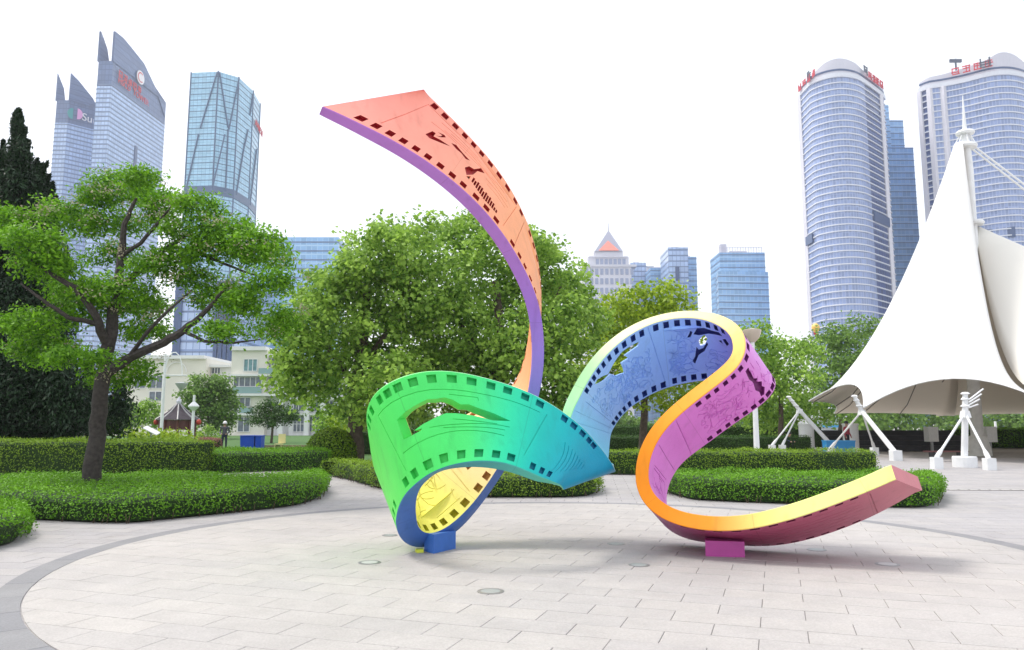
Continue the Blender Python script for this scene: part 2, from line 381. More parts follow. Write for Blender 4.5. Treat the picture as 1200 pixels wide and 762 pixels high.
# paving outside the ring, one sheet of many slabs, rows at another angle
T2 = R(6); D2 = Vector((math.sin(T2), math.cos(T2))); L2 = Vector((math.cos(T2), -math.sin(T2)))
outm = MB(); ov = []; rr = random.Random(3)
for i in range(0, 100):
    for j in range(-60, 60):
        p = Vector((0, 3.2)) + D2 * (i * 0.36) + L2 * (j * 0.60 + (0.3 if i % 2 else 0)); c = p + L2 * 0.3 + D2 * 0.18
        if abs(c.x) > c.y * 0.72 + 1.0 or (c - CC).length < RO - 0.30: continue
        if c.x < -9 and c.y > 21 or c.y > 30 and c.x < 8: continue
        z = -0.004 + rr.uniform(-0.001, 0.001); q = [p + L2 * .004 + D2 * .004, p + L2 * .596 + D2 * .004, p + L2 * .596 + D2 * .356, p + L2 * .004 + D2 * .356]
        m = slab_mesh(q, -0.02, z); outm.add(m.v, m.f)
        v = rr.random() * 0.8 + 0.1
        if i % 7 == 3: v *= 0.35
        ov += [v] * len(m.f)
bedm = MB(); bedm.add([(-40, 2, -0.018), (40, 2, -0.018), (40, 45, -0.018), (-40, 45, -0.018)], [(0, 1, 2, 3)])
paving = bedm.build('paving', M['joint']); tag(paving, kind='structure')
o = outm.build('paving_slabs', M['slab_far'], paving); face_attr(o.data, ov); tag(o, kind='stuff')
# lawn strips behind the hedges
lw = MB(); lw.add([(-60, 26.5, -0.006), (-3.0, 30.0, -0.006), (2.0, 60, -0.006), (-10, 109, -0.006), (-120, 109, -0.006)], [(0, 1, 2, 3, 4)])
tag(lw.build('lawn', M['grass']), kind='structure')
# drain line and kerb by the canopy
dr = MB().box((gnd(1150, 574.5).x + 1.2, gnd(1150, 574.5).y, 0.0), (10.5, 0.16, 0.012), R(-2))
drain = dr.build('drain_channel', plain('dark_drain_grate', (0.09, 0.08, 0.07, 1), 0.8, 0.3, 30)); tag(drain, kind='structure')
for k in range(42):
    MB().box((drain.location.x + gnd(1150, 574.5).x + 1.2 - 5.1 + k * 0.25, gnd(1150, 574.5).y - math.sin(R(2)) * (k * 0.25 - 5.1), 0.008), (0.2, 0.10, 0.008), R(-2)).build('drain_grate', M['concrete'], drain)
# round ground lamps let into the slabs
M['lamp_glass'] = plain('frosted_ground_lamp', (0.50, 0.50, 0.49, 1), 0.4); M['lamp_glass2'] = plain('greenish_ground_lamp', (0.32, 0.345, 0.335, 1), 0.4)
M['lamp_rim'] = plain('steel_rim', (0.30, 0.30, 0.30, 1), 0.4, metal=0.6)
for (px, py, r, mt, txt) in ((1040, 662, 0.135, 'lamp_glass', 'round ground lamp with pale glass beneath the maroon ribbon end'),
                             (957, 645, 0.12, 'lamp_glass2', 'round ground lamp with dull glass just beyond the magenta foot'),
                             (575, 694, 0.13, 'lamp_glass2', 'greenish round ground lamp out on open paving before the blue foot'),
                             (722, 638, 0.12, 'lamp_glass2', 'round ground lamp between the two sculpture feet, farther one'),
                             (749, 663, 0.12, 'lamp_glass2', 'round ground lamp between the two sculpture feet, by the orange curve'),
                             (433, 660, 0.13, 'lamp_glass', 'worn pale round ground lamp in front of the green loop'),
                             (457, 628, 0.11, 'lamp_glass2', 'half hidden round ground lamp behind the green loop')):
    g = gnd(px, py); t = thing('ground_lamp', (g.x, g.y, 0), txt, 'ground lamp', 'lamps let into the plaza')
    MB().lathe((g.x, g.y, 0.0), [(r, 0.0), (r, 0.010), (r * .85, 0.0115)], 24).build('rim', M['lamp_rim'], t)
    MB().lathe((g.x, g.y, 0.0), [(r * .84, 0.0), (r * .84, 0.011), (r * .5, 0.0125)], 24).build('glass', M[mt], t)

# ================================================================== the film ribbon sculpture
AB = np.array([[float(q) for q in row.split(',')] for row in '''-2.311,8.870,5.352,-1.180,9.610,5.905;-2.027,8.878,5.215,-1.165,9.715,5.905;-1.801,8.914,5.109,-1.132,9.803,5.886;-1.568,8.981,5.004,-1.050,9.887,5.829;-1.329,9.080,4.892,-0.926,9.990,5.732;-1.086,9.207,4.764,-0.765,10.117,5.603;-0.844,9.356,4.617,-0.578,10.265,5.444;-0.613,9.517,4.452,-0.381,10.427,5.261;-0.406,9.679,4.274,-0.194,10.597,5.056;-0.232,9.830,4.091,-0.032,10.765,4.832;-0.090,9.962,3.911,0.102,10.923,4.599;0.025,10.070,3.740,0.207,11.066,4.361;0.117,10.156,3.581,0.282,11.191,4.120;0.191,10.222,3.431,0.330,11.295,3.877;0.248,10.272,3.286,0.355,11.379,3.634;0.291,10.310,3.139,0.361,11.441,3.392;0.321,10.337,2.987,0.354,11.483,3.153;0.341,10.356,2.826,0.332,11.508,2.920;0.351,10.366,2.658,0.296,11.519,2.696;0.350,10.369,2.482,0.243,11.517,2.487;0.337,10.367,2.302,0.171,11.507,2.297;0.311,10.363,2.120,0.073,11.489,2.135;0.273,10.360,1.938,-0.054,11.460,2.003;0.222,10.359,1.757,-0.203,11.416,1.896;0.158,10.361,1.579,-0.368,11.355,1.808;0.082,10.367,1.403,-0.538,11.275,1.728;-0.005,10.374,1.232,-0.706,11.181,1.645;-0.101,10.381,1.065,-0.866,11.081,1.551;-0.204,10.383,0.902,-1.015,10.985,1.444;-0.312,10.375,0.742,-1.150,10.906,1.324;-0.428,10.354,0.586,-1.271,10.850,1.198;-0.554,10.315,0.439,-1.380,10.814,1.078;-0.690,10.259,0.307,-1.476,10.788,0.977;-0.833,10.184,0.203,-1.560,10.760,0.908;-0.975,10.089,0.142,-1.628,10.718,0.878;-1.103,9.975,0.135,-1.680,10.652,0.895;-1.204,9.846,0.184,-1.713,10.556,0.961;-1.264,9.706,0.280,-1.728,10.427,1.074;-1.280,9.563,0.403,-1.731,10.262,1.220;-1.266,9.417,0.532,-1.730,10.066,1.383;-1.232,9.275,0.656,-1.728,9.845,1.544;-1.181,9.142,0.764,-1.718,9.612,1.688;-1.117,9.027,0.855,-1.683,9.392,1.813;-1.039,8.937,0.931,-1.611,9.209,1.921;-0.966,8.872,0.990,-1.500,9.078,2.018;-0.899,8.831,1.035,-1.353,9.010,2.100;-0.832,8.809,1.068,-1.181,9.003,2.160;-0.759,8.800,1.096,-0.997,9.045,2.193;-0.674,8.798,1.118,-0.808,9.118,2.197;-0.571,8.798,1.135,-0.619,9.201,2.177;-0.453,8.799,1.146,-0.430,9.277,2.139;-0.324,8.802,1.146,-0.242,9.338,2.090;-0.188,8.811,1.133,-0.054,9.384,2.033;-0.051,8.829,1.105,0.133,9.422,1.965;0.081,8.856,1.062,0.321,9.462,1.882;0.202,8.889,1.013,0.510,9.511,1.780;0.307,8.926,0.971,0.699,9.577,1.654;0.394,8.975,0.945,0.875,9.663,1.516;0.472,9.045,0.918,0.985,9.773,1.406;0.510,9.150,0.900,1.110,9.888,1.274;0.560,9.280,0.870,1.260,10.010,1.090;0.600,9.430,0.860,1.330,10.170,1.040;0.620,9.580,0.880,1.350,10.330,1.020;0.615,9.720,0.960,1.340,10.470,1.030;0.600,9.830,1.080,1.300,10.600,1.060;0.600,9.910,1.210,1.280,10.690,1.100;0.640,9.981,1.349,1.290,10.760,1.180;0.667,10.036,1.568,1.304,10.823,1.336;0.736,10.068,1.804,1.328,10.862,1.484;0.833,10.090,2.002,1.380,10.880,1.592;0.930,10.116,2.178,1.441,10.891,1.679;1.036,10.152,2.340,1.508,10.905,1.754;1.158,10.200,2.492,1.582,10.925,1.823;1.296,10.258,2.633,1.670,10.954,1.890;1.450,10.321,2.762,1.774,10.989,1.956;1.617,10.379,2.874,1.896,11.030,2.024;1.795,10.423,2.966,2.037,11.073,2.090;1.979,10.445,3.034,2.198,11.109,2.153;2.163,10.438,3.076,2.377,11.128,2.206;2.336,10.402,3.091,2.570,11.123,2.246;2.491,10.339,3.081,2.771,11.088,2.272;2.622,10.255,3.048,2.968,11.026,2.285;2.727,10.158,2.995,3.148,10.944,2.286;2.806,10.056,2.929,3.303,10.851,2.279;2.861,9.959,2.853,3.423,10.761,2.265;2.894,9.875,2.772,3.505,10.681,2.235;2.905,9.808,2.683,3.546,10.620,2.187;2.899,9.758,2.588,3.544,10.583,2.121;2.872,9.727,2.493,3.500,10.573,2.041;2.821,9.715,2.400,3.416,10.585,1.952;2.743,9.720,2.310,3.297,10.612,1.857;2.637,9.735,2.216,3.154,10.644,1.756;2.507,9.756,2.113,2.998,10.673,1.647;2.359,9.778,2.000,2.842,10.698,1.533;2.202,9.799,1.877,2.691,10.722,1.421;2.048,9.817,1.744,2.547,10.746,1.315;1.907,9.829,1.602,2.416,10.770,1.216;1.791,9.833,1.449,2.303,10.791,1.114;1.704,9.827,1.288,2.211,10.805,1.005;1.650,9.811,1.127,2.138,10.811,0.885;1.628,9.787,0.981,2.083,10.807,0.757;1.632,9.758,0.859,2.050,10.792,0.627;1.659,9.724,0.762,2.042,10.765,0.501;1.698,9.689,0.688,2.067,10.725,0.388;1.746,9.653,0.630,2.125,10.674,0.294;1.802,9.615,0.582,2.211,10.615,0.223;1.867,9.571,0.540,2.316,10.550,0.175;1.945,9.519,0.504,2.432,10.481,0.147;2.045,9.455,0.473,2.555,10.409,0.135;2.168,9.380,0.451,2.684,10.336,0.131;2.313,9.298,0.440,2.816,10.263,0.129;2.474,9.217,0.444,2.954,10.192,0.128;2.647,9.142,0.464,3.097,10.126,0.131;2.826,9.076,0.501,3.247,10.066,0.141;3.009,9.020,0.552,3.408,10.011,0.164;3.195,8.971,0.612,3.585,9.959,0.204;3.381,8.926,0.680,3.780,9.907,0.263;3.569,8.879,0.756,3.991,9.853,0.341;3.753,8.828,0.837,4.212,9.793,0.437;3.924,8.772,0.917,4.429,9.728,0.548;4.069,8.717,0.990,4.627,9.661,0.668;4.175,8.672,1.047,4.789,9.596,0.780;4.203,8.658,1.060,4.901,9.541,0.861;4.226,8.647,1.070,4.956,9.496,0.884'''.split(';')])
TH = 0.17
def catmull(P, sub=6):
    out = []; n = len(P)
    for i in range(n - 1):
        p0, p1, p2, p3 = P[max(i - 1, 0)], P[i], P[i + 1], P[min(i + 2, n - 1)]
        for k in range(sub):
            t = k / sub
            out.append(0.5 * ((2 * p1) + (p2 - p0) * t + (2 * p0 - 5 * p1 + 4 * p2 - p3) * t * t + (3 * p1 - p0 - 3 * p2 + p3) * t ** 3))
    out.append(P[-1]); return np.array(out)
DE = catmull(AB); EA, EB = DE[:, :3], DE[:, 3:]; EC = (EA + EB) / 2
ES = np.r_[0, np.cumsum(np.linalg.norm(np.diff(EC, axis=0), axis=1))]; RL = float(ES[-1])
ET = np.gradient(EC, axis=0); ET /= np.linalg.norm(ET, axis=1, keepdims=True)
EN = np.cross(ET, EB - EA); EN /= np.linalg.norm(EN, axis=1, keepdims=True)
for _ in range(3): EN[1:-1] = (EN[:-2] + EN[1:-1] * 2 + EN[2:]) / 4; 
EN /= np.linalg.norm(EN, axis=1, keepdims=True)
def surf(s, v, h):
    f = lambda P: np.stack([np.interp(s, ES, P[:, k]) for k in range(3)], -1)
    a, b, n = f(EA), f(EB), f(EN); k = np.interp(s, [0, 6.0, 6.8, 7.9, 8.8, 10.3, 11.1, 12.1, 13.0, 30], [1, 1, 1.5, 1.5, 1, 1, 0.6, 0.6, 1, 1])
    return a + (b - a) * np.asarray(v)[..., None] + n * (np.asarray(h) * k)[..., None]
WID = 1.15
def along(s): return s - 0.237 * min(max((s - 11.6) / 0.5, 0), 1)     # the frames were measured before the fold was tightened
def inside(pts, poly):
    x, y = pts[:, 0], pts[:, 1]; r = np.zeros(len(pts), bool); P = np.array(poly); n = len(P); j = n - 1
    for i in range(n):
        xi, yi = P[i]; xj, yj = P[j]
        if yi != yj: r ^= ((yi > y) != (yj > y)) & (x < (xj - xi) * (y - yi) / (yj - yi) + xi)
        j = i
    return r
def ribbon_face(name, side, holes, hollow, pits, grooves, mats, parent):
    """one face of the ribbon: flat triangulation in (distance, width) with the openings, pockets and grooves cut into it"""
    pts = []; edges = []
    sg = np.arange(0, RL + 0.001, 0.055); sg[-1] = RL
    for s in sg:
        for v in np.linspace(0.009, 0.991, 9): pts.append((s, v * WID))
    polys = [(p, 'P', d) for p, d in pits] + [(p, 'P', d) for p, d in grooves] + [(p, 'L', 0.0) for p in hollow] + [(p, 'H', 0.0) for p in holes]
    mp = []
    for p, k, d in polys:
        q = [(along(a), min(max(b, 0.012), 0.988) * WID) for a, b in p]; b0 = len(pts); pts += q; mp.append((q, k, d))
        edges += [(b0 + i, b0 + (i + 1) % len(q)) for i in range(len(q))]
    V, E, F, *_ = delaunay_2d_cdt([Vector(p) for p in pts], edges, [], 0, 1e-5)
    V = np.array([(p[0], p[1]) for p in V]); F = np.array([tuple(f) for f in F])
    cen = V[F].mean(1); lev = np.zeros(len(F)); gone = np.zeros(len(F), bool); HL = TH - 0.006 if side > 0 else 0.0061
    ar = (V[F[:, 1]] - V[F[:, 0]]); br = (V[F[:, 2]] - V[F[:, 0]]); flip = ar[:, 0] * br[:, 1] - ar[:, 1] * br[:, 0] < 0
    F[flip] = F[flip][:, ::-1]
    for q, k, d in mp:
        P = np.array(q); lo, hi = P.min(0), P.max(0); idx = np.where((cen >= lo).all(1) & (cen <= hi).all(1))[0]
        if not len(idx): continue
        ins = idx[inside(cen[idx], q)]
        lev[ins] = HL if k == 'H' else 0.022 if k == 'L' else np.maximum(lev[ins], d)
        if k in 'HL': gone[ins] = True
    vid = {}; vs = []; uvs = []; fs = []; mi = []
    def vert(i, d):
        key = (int(i), round(float(d), 4))
        if key not in vid: vid[key] = len(vs); vs.append((V[i][0], V[i][1] / WID, side * (TH / 2 - d)))
        return vid[key]
    em = {}
    for t, f in enumerate(F):
        l = lev[t]
        if not gone[t]:
            g = [vert(i, l) for i in f]; fs.append(g if side > 0 else g[::-1]); mi.append(1 if l > 0.02 else 0)
        for k in range(3):
            a, b = int(f[k]), int(f[(k + 1) % 3]); em.setdefault((min(a, b), max(a, b)), []).append((t, a, b))
    for key, ts in em.items():
        if len(ts) != 2 or (abs(lev[ts[0][0]] - lev[ts[1][0]]) < 1e-6) or (gone[ts[0][0]] and gone[ts[1][0]]): continue
        (t0, a, b), (t1, _, _) = ts
        if gone[t0] or (lev[t0] > lev[t1] and not gone[t1]): t0, t1 = t1, t0; a, b = ts[1][1], ts[1][2]
        if lev[t0] > lev[t1]: continue
        g = [vert(b, lev[t0]), vert(a, lev[t0]), vert(a, lev[t1]), vert(b, lev[t1])]
        fs.append(g if side > 0 else g[::-1]); mi.append(0 if gone[t1] or lev[t1] < 0.02 else 1)
    vs = np.array(vs); co = surf(vs[:, 0], vs[:, 1], vs[:, 2])
    me = bpy.data.meshes.new(name); me.from_pydata(co.tolist(), [], fs)
    ul = me.uv_layers.new(name='UVMap'); lv = np.empty(len(me.loops), np.int32); me.loops.foreach_get('vertex_index', lv)
    ul.data.foreach_set('uv', vs[lv][:, :2].astype(np.float32).ravel()); me.polygons.foreach_set('material_index', mi)
    me.polygons.foreach_set('use_smooth', [True] * len(me.polygons)); me.set_sharp_from_angle(angle=R(32)); me.update()
    return link(name, me, parent, mats)
def side_band(name, end, mats, parent):
    """the thick edge along one side of the ribbon, with eased arrises"""
    sg = np.arange(0, RL + 0.001, 0.05); sg[-1] = RL; pr = [(0.009, TH / 2), (0.0, TH / 2 - 0.009), (0.0, -TH / 2 + 0.009), (0.009, -TH / 2)]
    m = MB(); n = len(pr); P = []; 
    for s in sg:
        for v, h in pr: P.append(tuple(surf(np.array(s), np.array(v if end == 'A' else 1 - v), np.array(h))))
    F = []; U = []
    for i in range(len(sg) - 1):
        for k in range(n - 1):
            q = [i * n + k, i * n + k + 1, (i + 1) * n + k + 1, (i + 1) * n + k]; u = [(sg[i], 0), (sg[i], 1), (sg[i + 1], 1), (sg[i + 1], 0)]
            if end == 'B': q = q[::-1]; u = u[::-1]
            F.append(tuple(q)); U.append(u)
    m.add(P, F, U); return m.build(name, mats, parent, True)
def rect(s, v, ds, dv): return [(s - ds / 2, v - dv / 2), (s + ds / 2, v - dv / 2), (s + ds / 2, v + dv / 2), (s - ds / 2, v + dv / 2)]
def groove(line, wd=0.009):
    out = []
    for (a, b), (c, d) in zip(line[:-1], line[1:]):
        dx, dy = c - a, (d - b) * WID; l = math.hypot(dx, dy)
        if l < 1e-4: continue
        nx, ny = -dy / l * wd / 2, dx / l * wd / 2 / WID; ex, ey = dx / l * wd * .3, dy / l * wd * .3 / WID
        out.append([(a - nx - ex, b - ny - ey), (c - nx + ex, d - ny + ey), (c + nx + ex, d + ny + ey), (a + nx - ex, b + ny - ey)])
    return out
def scribble(rnd, s0, s1, v0, v1, n, step=0.045, turn=0.7, segs=(4, 9), head=None):
    """the engraved drawing on a film frame: short wandering strokes"""
    out = []
    for _ in range(n):
        s, v = rnd.uniform(s0, s1), rnd.uniform(v0, v1); h = rnd.uniform(0, 6.28) if head is None else head + rnd.uniform(-.25, .25); k = rnd.uniform(-turn, turn); ln = [(s, v)]
        for _ in range(rnd.randint(*segs)):
            s += math.cos(h) * step; v += math.sin(h) * step / WID; h += k + rnd.uniform(-.3, .3)
            if not (s0 < s < s1 and v0 < v < v1): break
            ln.append((s, v))
        if len(ln) > 2: out.append(ln)
    return out
def sprockets(ss, v, dv=0.088, f=0.52, lo=0.07, hi=0.125):
    out = []
    for i, s in enumerate(ss):
        g = min([abs(s - ss[j]) for j in (i - 1, i + 1) if 0 <= j < len(ss)]); out.append((rect(s, v, min(max(g * f, lo), hi), dv), 0.055))
    return out
ar = lambda a, b, n: list(np.linspace(a, b, n))
pO = (sprockets([0.231, 0.369, 0.512, 0.659, 0.814, 0.974, 1.152, 1.335, 1.517, 1.744, 1.949, 2.162], 0.09) + sprockets([2.576, 2.79, 2.977, 3.19, 3.4, 3.6, 3.8, 4.0, 4.2], 0.09)
      + sprockets([0.54, 0.761, 0.974, 1.166, 1.344, 1.513, 1.7, 1.904, 2.113, 2.323, 2.5], 0.925) + sprockets([2.803, 2.97, 3.14, 3.31, 3.48, 3.65, 3.85], 0.925)
      + sprockets([7.62, 7.80, 7.98, 8.16], 0.095) + sprockets([8.74, 8.964, 9.206, 9.443, 9.707, 9.958, 10.191, 10.391], 0.095) + sprockets([10.711, 10.87, 11.02], 0.09)
      + sprockets([8.48, 8.628, 8.781], 0.92) + sprockets([8.98, 9.085, 9.186, 9.309, 9.457, 9.634, 9.829, 10.032, 10.214, 10.408, 10.577], 0.915) + sprockets([10.865, 10.979, 11.093, 11.203, 11.285], 0.92)
      + sprockets([15.888, 15.98, 16.085, 16.20, 16.343, 16.482, 16.621, 16.774, 16.913, 17.066], 0.085) + sprockets([16.07, 16.155, 16.244, 16.35, 16.461, 16.585, 16.717, 16.856, 17.005, 17.166], 0.925))
pI = (sprockets(ar(2.6, 4.2, 9), 0.075) + sprockets(ar(4.4, 5.0, 4), 0.92) + sprockets([5.62, 5.83, 6.03, 6.231, 6.415], 0.075) + sprockets([6.662, 6.849, 7.018, 7.166, 7.33, 7.52], 0.085)
      + sprockets(ar(5.6, 6.4, 5), 0.92) + sprockets(ar(6.7, 7.6, 6), 0.92)
      + sprockets([13.351, 13.428, 13.509, 13.597, 13.69, 13.795, 13.915, 14.045, 14.19, 14.327], 0.075, lo=0.05) + sprockets([14.544, 14.702, 14.867, 15.036, 15.212, 15.37, 15.52, 15.66], 0.075)
      + sprockets([13.299, 13.413, 13.531, 13.659, 13.806, 13.982, 14.173, 14.368, 14.547], 0.93) + sprockets([14.742, 14.885, 15.032, 15.175, 15.32, 15.47, 15.62], 0.92)
      + sprockets(ar(19.13, 21.03, 11), 0.06, dv=0.05) + sprockets(ar(19.0, 21.0, 12), 0.94, dv=0.05))
pO += [(p, 0.05) for p in (
    [(0.765, 0.408), (0.796, 0.533), (0.845, 0.542), (0.854, 0.467), (0.93, 0.492), (1.099, 0.525), (0.966, 0.45), (0.836, 0.392)],
    [(0.85, 0.583), (0.943, 0.625), (0.979, 0.608), (0.93, 0.542), (0.868, 0.508), (0.921, 0.558), (0.925, 0.592)],
    [(1.081, 0.592), (1.148, 0.633), (1.29, 0.6), (1.424, 0.592), (1.362, 0.55), (1.268, 0.575), (1.184, 0.567)],
    [(1.415, 0.392), (1.455, 0.483), (1.535, 0.517), (1.611, 0.658), (1.695, 0.642), (1.588, 0.542), (1.562, 0.408), (1.486, 0.295)],
    [(16.311, 0.20), (16.254, 0.21), (16.278, 0.45), (16.243, 0.50), (16.267, 0.55), (16.222, 0.633), (16.253, 0.70), (16.233, 0.76), (16.285, 0.86), (16.327, 0.84), (16.315, 0.74), (16.34, 0.65), (16.312, 0.483), (16.33, 0.375)])]
# the skyline cut beside the boat: short blocks of different height
for k in range(13):
    s = 1.585 + k * 0.042; b_ = np.interp(s, [1.56, 1.72, 1.84, 2.14], [0.275, 0.215, 0.18, 0.2]); t_ = np.interp(s, [1.56, 1.72, 1.78, 1.87, 1.97, 2.14], [0.37, 0.375, 0.335, 0.355, 0.335, 0.235])
    pO.append(([(s, b_), (s + 0.031, b_), (s + 0.031, t_ - 0.025 * (k % 2)), (s, t_ - 0.025 * (k % 2))], 0.05))
pI += [(p, 0.05) for p in (
    [(15.103, 0.25), (15.172, 0.155), (15.293, 0.135), (15.42, 0.15), (15.554, 0.14), (15.6, 0.19), (15.5, 0.20), (15.348, 0.215), (15.192, 0.262)],
    [(15.123, 0.445), (15.152, 0.487), (15.221, 0.462), (15.293, 0.362), (15.308, 0.395), (15.23, 0.512), (15.14, 0.57), (15.074, 0.703), (15.036, 0.67), (15.085, 0.595)],
    [(6.301, 0.37), (6.108, 0.328), (6.03, 0.25), (6.321, 0.32)],
    [(15.58, 0.25), (15.65, 0.22), (15.68, 0.30), (15.62, 0.36)], [(15.50, 0.30), (15.55, 0.28), (15.56, 0.34)], [(15.0, 0.3), (15.06, 0.2), (15.09, 0.22), (15.05, 0.3)])]
green_hole = [(9.065, 0.633), (9.181, 0.662), (9.285, 0.683), (9.39, 0.708), (9.47, 0.698), (9.546, 0.708), (9.626, 0.683), (9.714, 0.633), (9.806, 0.642), (9.90, 0.615), (9.978, 0.60), (10.106, 0.578), (10.30, 0.535),
              (10.10, 0.49), (9.842, 0.52), (9.654, 0.535), (9.546, 0.54), (9.442, 0.512), (9.293, 0.478), (9.19, 0.452), (9.27, 0.44), (9.25, 0.424), (9.037, 0.43)]
blue_hole = [(13.46, 0.16), (13.531, 0.145), (13.62, 0.20), (13.689, 0.253), (13.788, 0.207), (13.887, 0.17), (13.99, 0.145), (14.151, 0.153), (14.276, 0.165), (14.246, 0.215), (14.096, 0.223), (14.004, 0.22), (14.056, 0.298), (13.96, 0.285), (13.923, 0.282), (13.931, 0.382), (13.923, 0.448), (13.78, 0.382), (13.718, 0.282), (13.611, 0.273), (13.523, 0.223)]
blue_hole2 = [(15.163, 0.353), (15.22, 0.29), (15.279, 0.243), (15.315, 0.303), (15.262, 0.40), (15.178, 0.435)]
boat_hole = [(1.49, 0.275), (1.545, 0.345), (1.55, 0.258)]
def grown(poly, ks, kv, ds=0.0, dv=0.0):            # the same opening, wider, for the sheet on the far side of the hollow band
    cs, cv = sum(p[0] for p in poly) / len(poly), sum(p[1] for p in poly) / len(poly)
    return [(cs + (a - cs) * ks + ds, cv + (b - cv) * kv + dv) for a, b in poly]
holes = [green_hole]
hollow_I = [blue_hole, blue_hole2]; hollow_O = [[(13.35, 0.05), (14.55, 0.05), (14.55, 0.40), (14.15, 0.60), (13.6, 0.52), (13.35, 0.32)], [(15.02, 0.12), (15.40, 0.12), (15.40, 0.6), (15.02, 0.6)], boat_hole]
hollow_I.append(grown(boat_hole, 2.2, 2.2))
rd = random.Random(11); gO, gI = [], []
lO = [[(0.365, 0.17), (0.41, 0.5), (0.458, 0.88)], [(2.30, 0.14), (2.38, 0.85)], [(0.46, 0.87), (1.4, 0.86), (2.35, 0.85)], [(2.62, 0.15), (2.62, 0.86), (3.5, 0.85)]]
lO += [[(a, v), ((a + b) / 2, v + 0.012), (b, v)] for a, b, v in ((0.9, 1.9, 0.70), (1.0, 2.1, 0.74), (0.8, 1.5, 0.78), (1.2, 2.2, 0.66), (1.75, 2.25, 0.58), (1.8, 2.2, 0.5), (0.7, 1.15, 0.66))]
lO += [[(s, 0.80 + 0.012 * math.sin(s * 3)) for s in ar(8.85, 10.6, 16)], [(s, 0.335 + 0.012 * math.sin(s * 4)) for s in ar(8.95, 10.25, 12)], [(s, 0.435 - 0.02 * math.sin((s - 9.2) * 4)) for s in ar(9.35, 10.3, 10)],
       [(s, 0.395 + 0.01 * math.sin(s * 5)) for s in ar(9.5, 10.25, 8)], [(s, 0.475 - 0.02 * math.sin((s - 9.6) * 4)) for s in ar(9.62, 10.15, 8)], [(8.85, 0.17), (8.85, 0.80)], [(9.6, 0.74), (9.9, 0.735), (9.91, 0.70)], [(10.55, 0.18), (10.68, 0.82)]]
lO += [[(10.95 + k * 0.055 + 0.10 * math.sin(v * 4 + 0.3), v) for v in ar(0.10 + 0.05 * k, 0.62 - 0.01 * k, 9)] for k in range(8)]
lO += [[(15.94, 0.20), (15.98, 0.88)], [(17.41, 0.04), (17.53, 0.96)], [(17.77, 0.08), (17.92, 0.94)], [(18.02, 0.2), (18.12, 0.80)], [(18.06, 0.2), (18.17, 0.75)]]
lO += [[(16.38, 0.62), (16.42, 0.50), (16.48, 0.47), (16.58, 0.49), (16.62, 0.58)], [(16.35, 0.4), (16.40, 0.33), (16.48, 0.35)]]
lO += scribble(rd, 16.48, 17.18, 0.18, 0.86, 85, 0.03, 0.9) + scribble(rd, 16.0, 16.48, 0.2, 0.88, 26, 0.03, 0.2, head=1.4) + scribble(rd, 18.08, 18.48, 0.15, 0.85, 16, 0.04, 0.3, head=1.0)
lI = [[(13.09, 0.05), (13.19, 0.97)], [(12.97, 0.1), (13.08, 0.97)], [(14.43, 0.03), (14.6, 0.98)], [(13.25, 0.17), (13.28, 0.85)], [(14.66, 0.15), (15.25, 0.135)]]
lI += scribble(rd, 13.55, 14.4, 0.30, 0.88, 130, 0.03, 0.9) + scribble(rd, 14.68, 15.13, 0.17, 0.86, 70, 0.035, 0.6) + scribble(rd, 15.22, 15.68, 0.45, 0.85, 24, 0.035, 0.6)
lI += scribble(rd, 13.3, 13.6, 0.25, 0.85, 40, 0.025, 0.9)
lI += [[(6.52, 0.13), (6.42, 0.62)], [(6.40, 0.35), (6.34, 0.62)], [(6.62, 0.3), (7.3, 0.24)], [(6.66, 0.17), (7.05, 0.17)]] + scribble(rd, 6.62, 7.45, 0.16, 0.75, 15, 0.06, 0.25, (5, 10), 1.9) + scribble(rd, 6.65, 7.4, 0.2, 0.7, 8, 0.06, 0.5, (4, 8))
lI += [[(s, v + 0.02 * math.sin(s * 2 + v * 9)) for s in ar(19.08, 21.13 - 0.3 * abs(v - 0.5), 12)] for v in (0.2, 0.33, 0.42, 0.55, 0.68, 0.8)] + [[(21.23, 0.1), (21.24, 0.95)], [(18.66, 0.15), (18.80, 0.95)]] + scribble(rd, 18.38, 18.83, 0.15, 0.9, 22, 0.05, 0.3, (5, 8), 0.9)
for l in lO: gO += [(g, 0.011) for g in groove(l)]
for l in lI: gI += [(g, 0.011) for g in groove(l)]

SO = [(0.00, (255, 160, 146)), (1.20, (255, 164, 138)), (2.41, (255, 172, 120)), (4.21, (252, 172, 110)), (5.51, (235, 190, 90)), (6.62, (180, 210, 80)), (7.62, (112, 230, 96)), (9.02, (78, 228, 100)), (9.80, (72, 226, 116)), (10.28, (36, 210, 156)), (10.68, (10, 190, 178)), (11.27, (10, 162, 192)), (12.95, (30, 120, 190)), (13.93, (80, 90, 190)), (15.20, (150, 90, 195)), (15.88, (226, 160, 230)), (16.48, (224, 132, 222)), (17.38, (220, 130, 216)), (18.58, (216, 132, 210)), (19.88, (180, 90, 150)), (21.62, (190, 100, 120))]
SI = [(0.00, (250, 140, 120)), (3.01, (250, 158, 104)), (4.81, (252, 166, 116)), (5.71, (254, 205, 150)), (6.31, (253, 226, 168)), (6.77, (244, 238, 128)), (7.42, (240, 238, 108)), (8.32, (225, 235, 110)), (9.52, (255, 226, 170)), (10.32, (170, 235, 190)), (11.40, (70, 210, 215)), (12.72, (140, 232, 250)), (13.36, (164, 210, 255)), (13.85, (154, 200, 255)), (14.65, (148, 194, 255)), (15.30, (152, 178, 250)), (15.78, (140, 130, 225)), (16.88, (120, 80, 150)), (18.38, (176, 110, 166)), (19.28, (176, 76, 122)), (20.18, (190, 88, 122)), (21.08, (196, 104, 126)), (21.62, (206, 116, 132))]
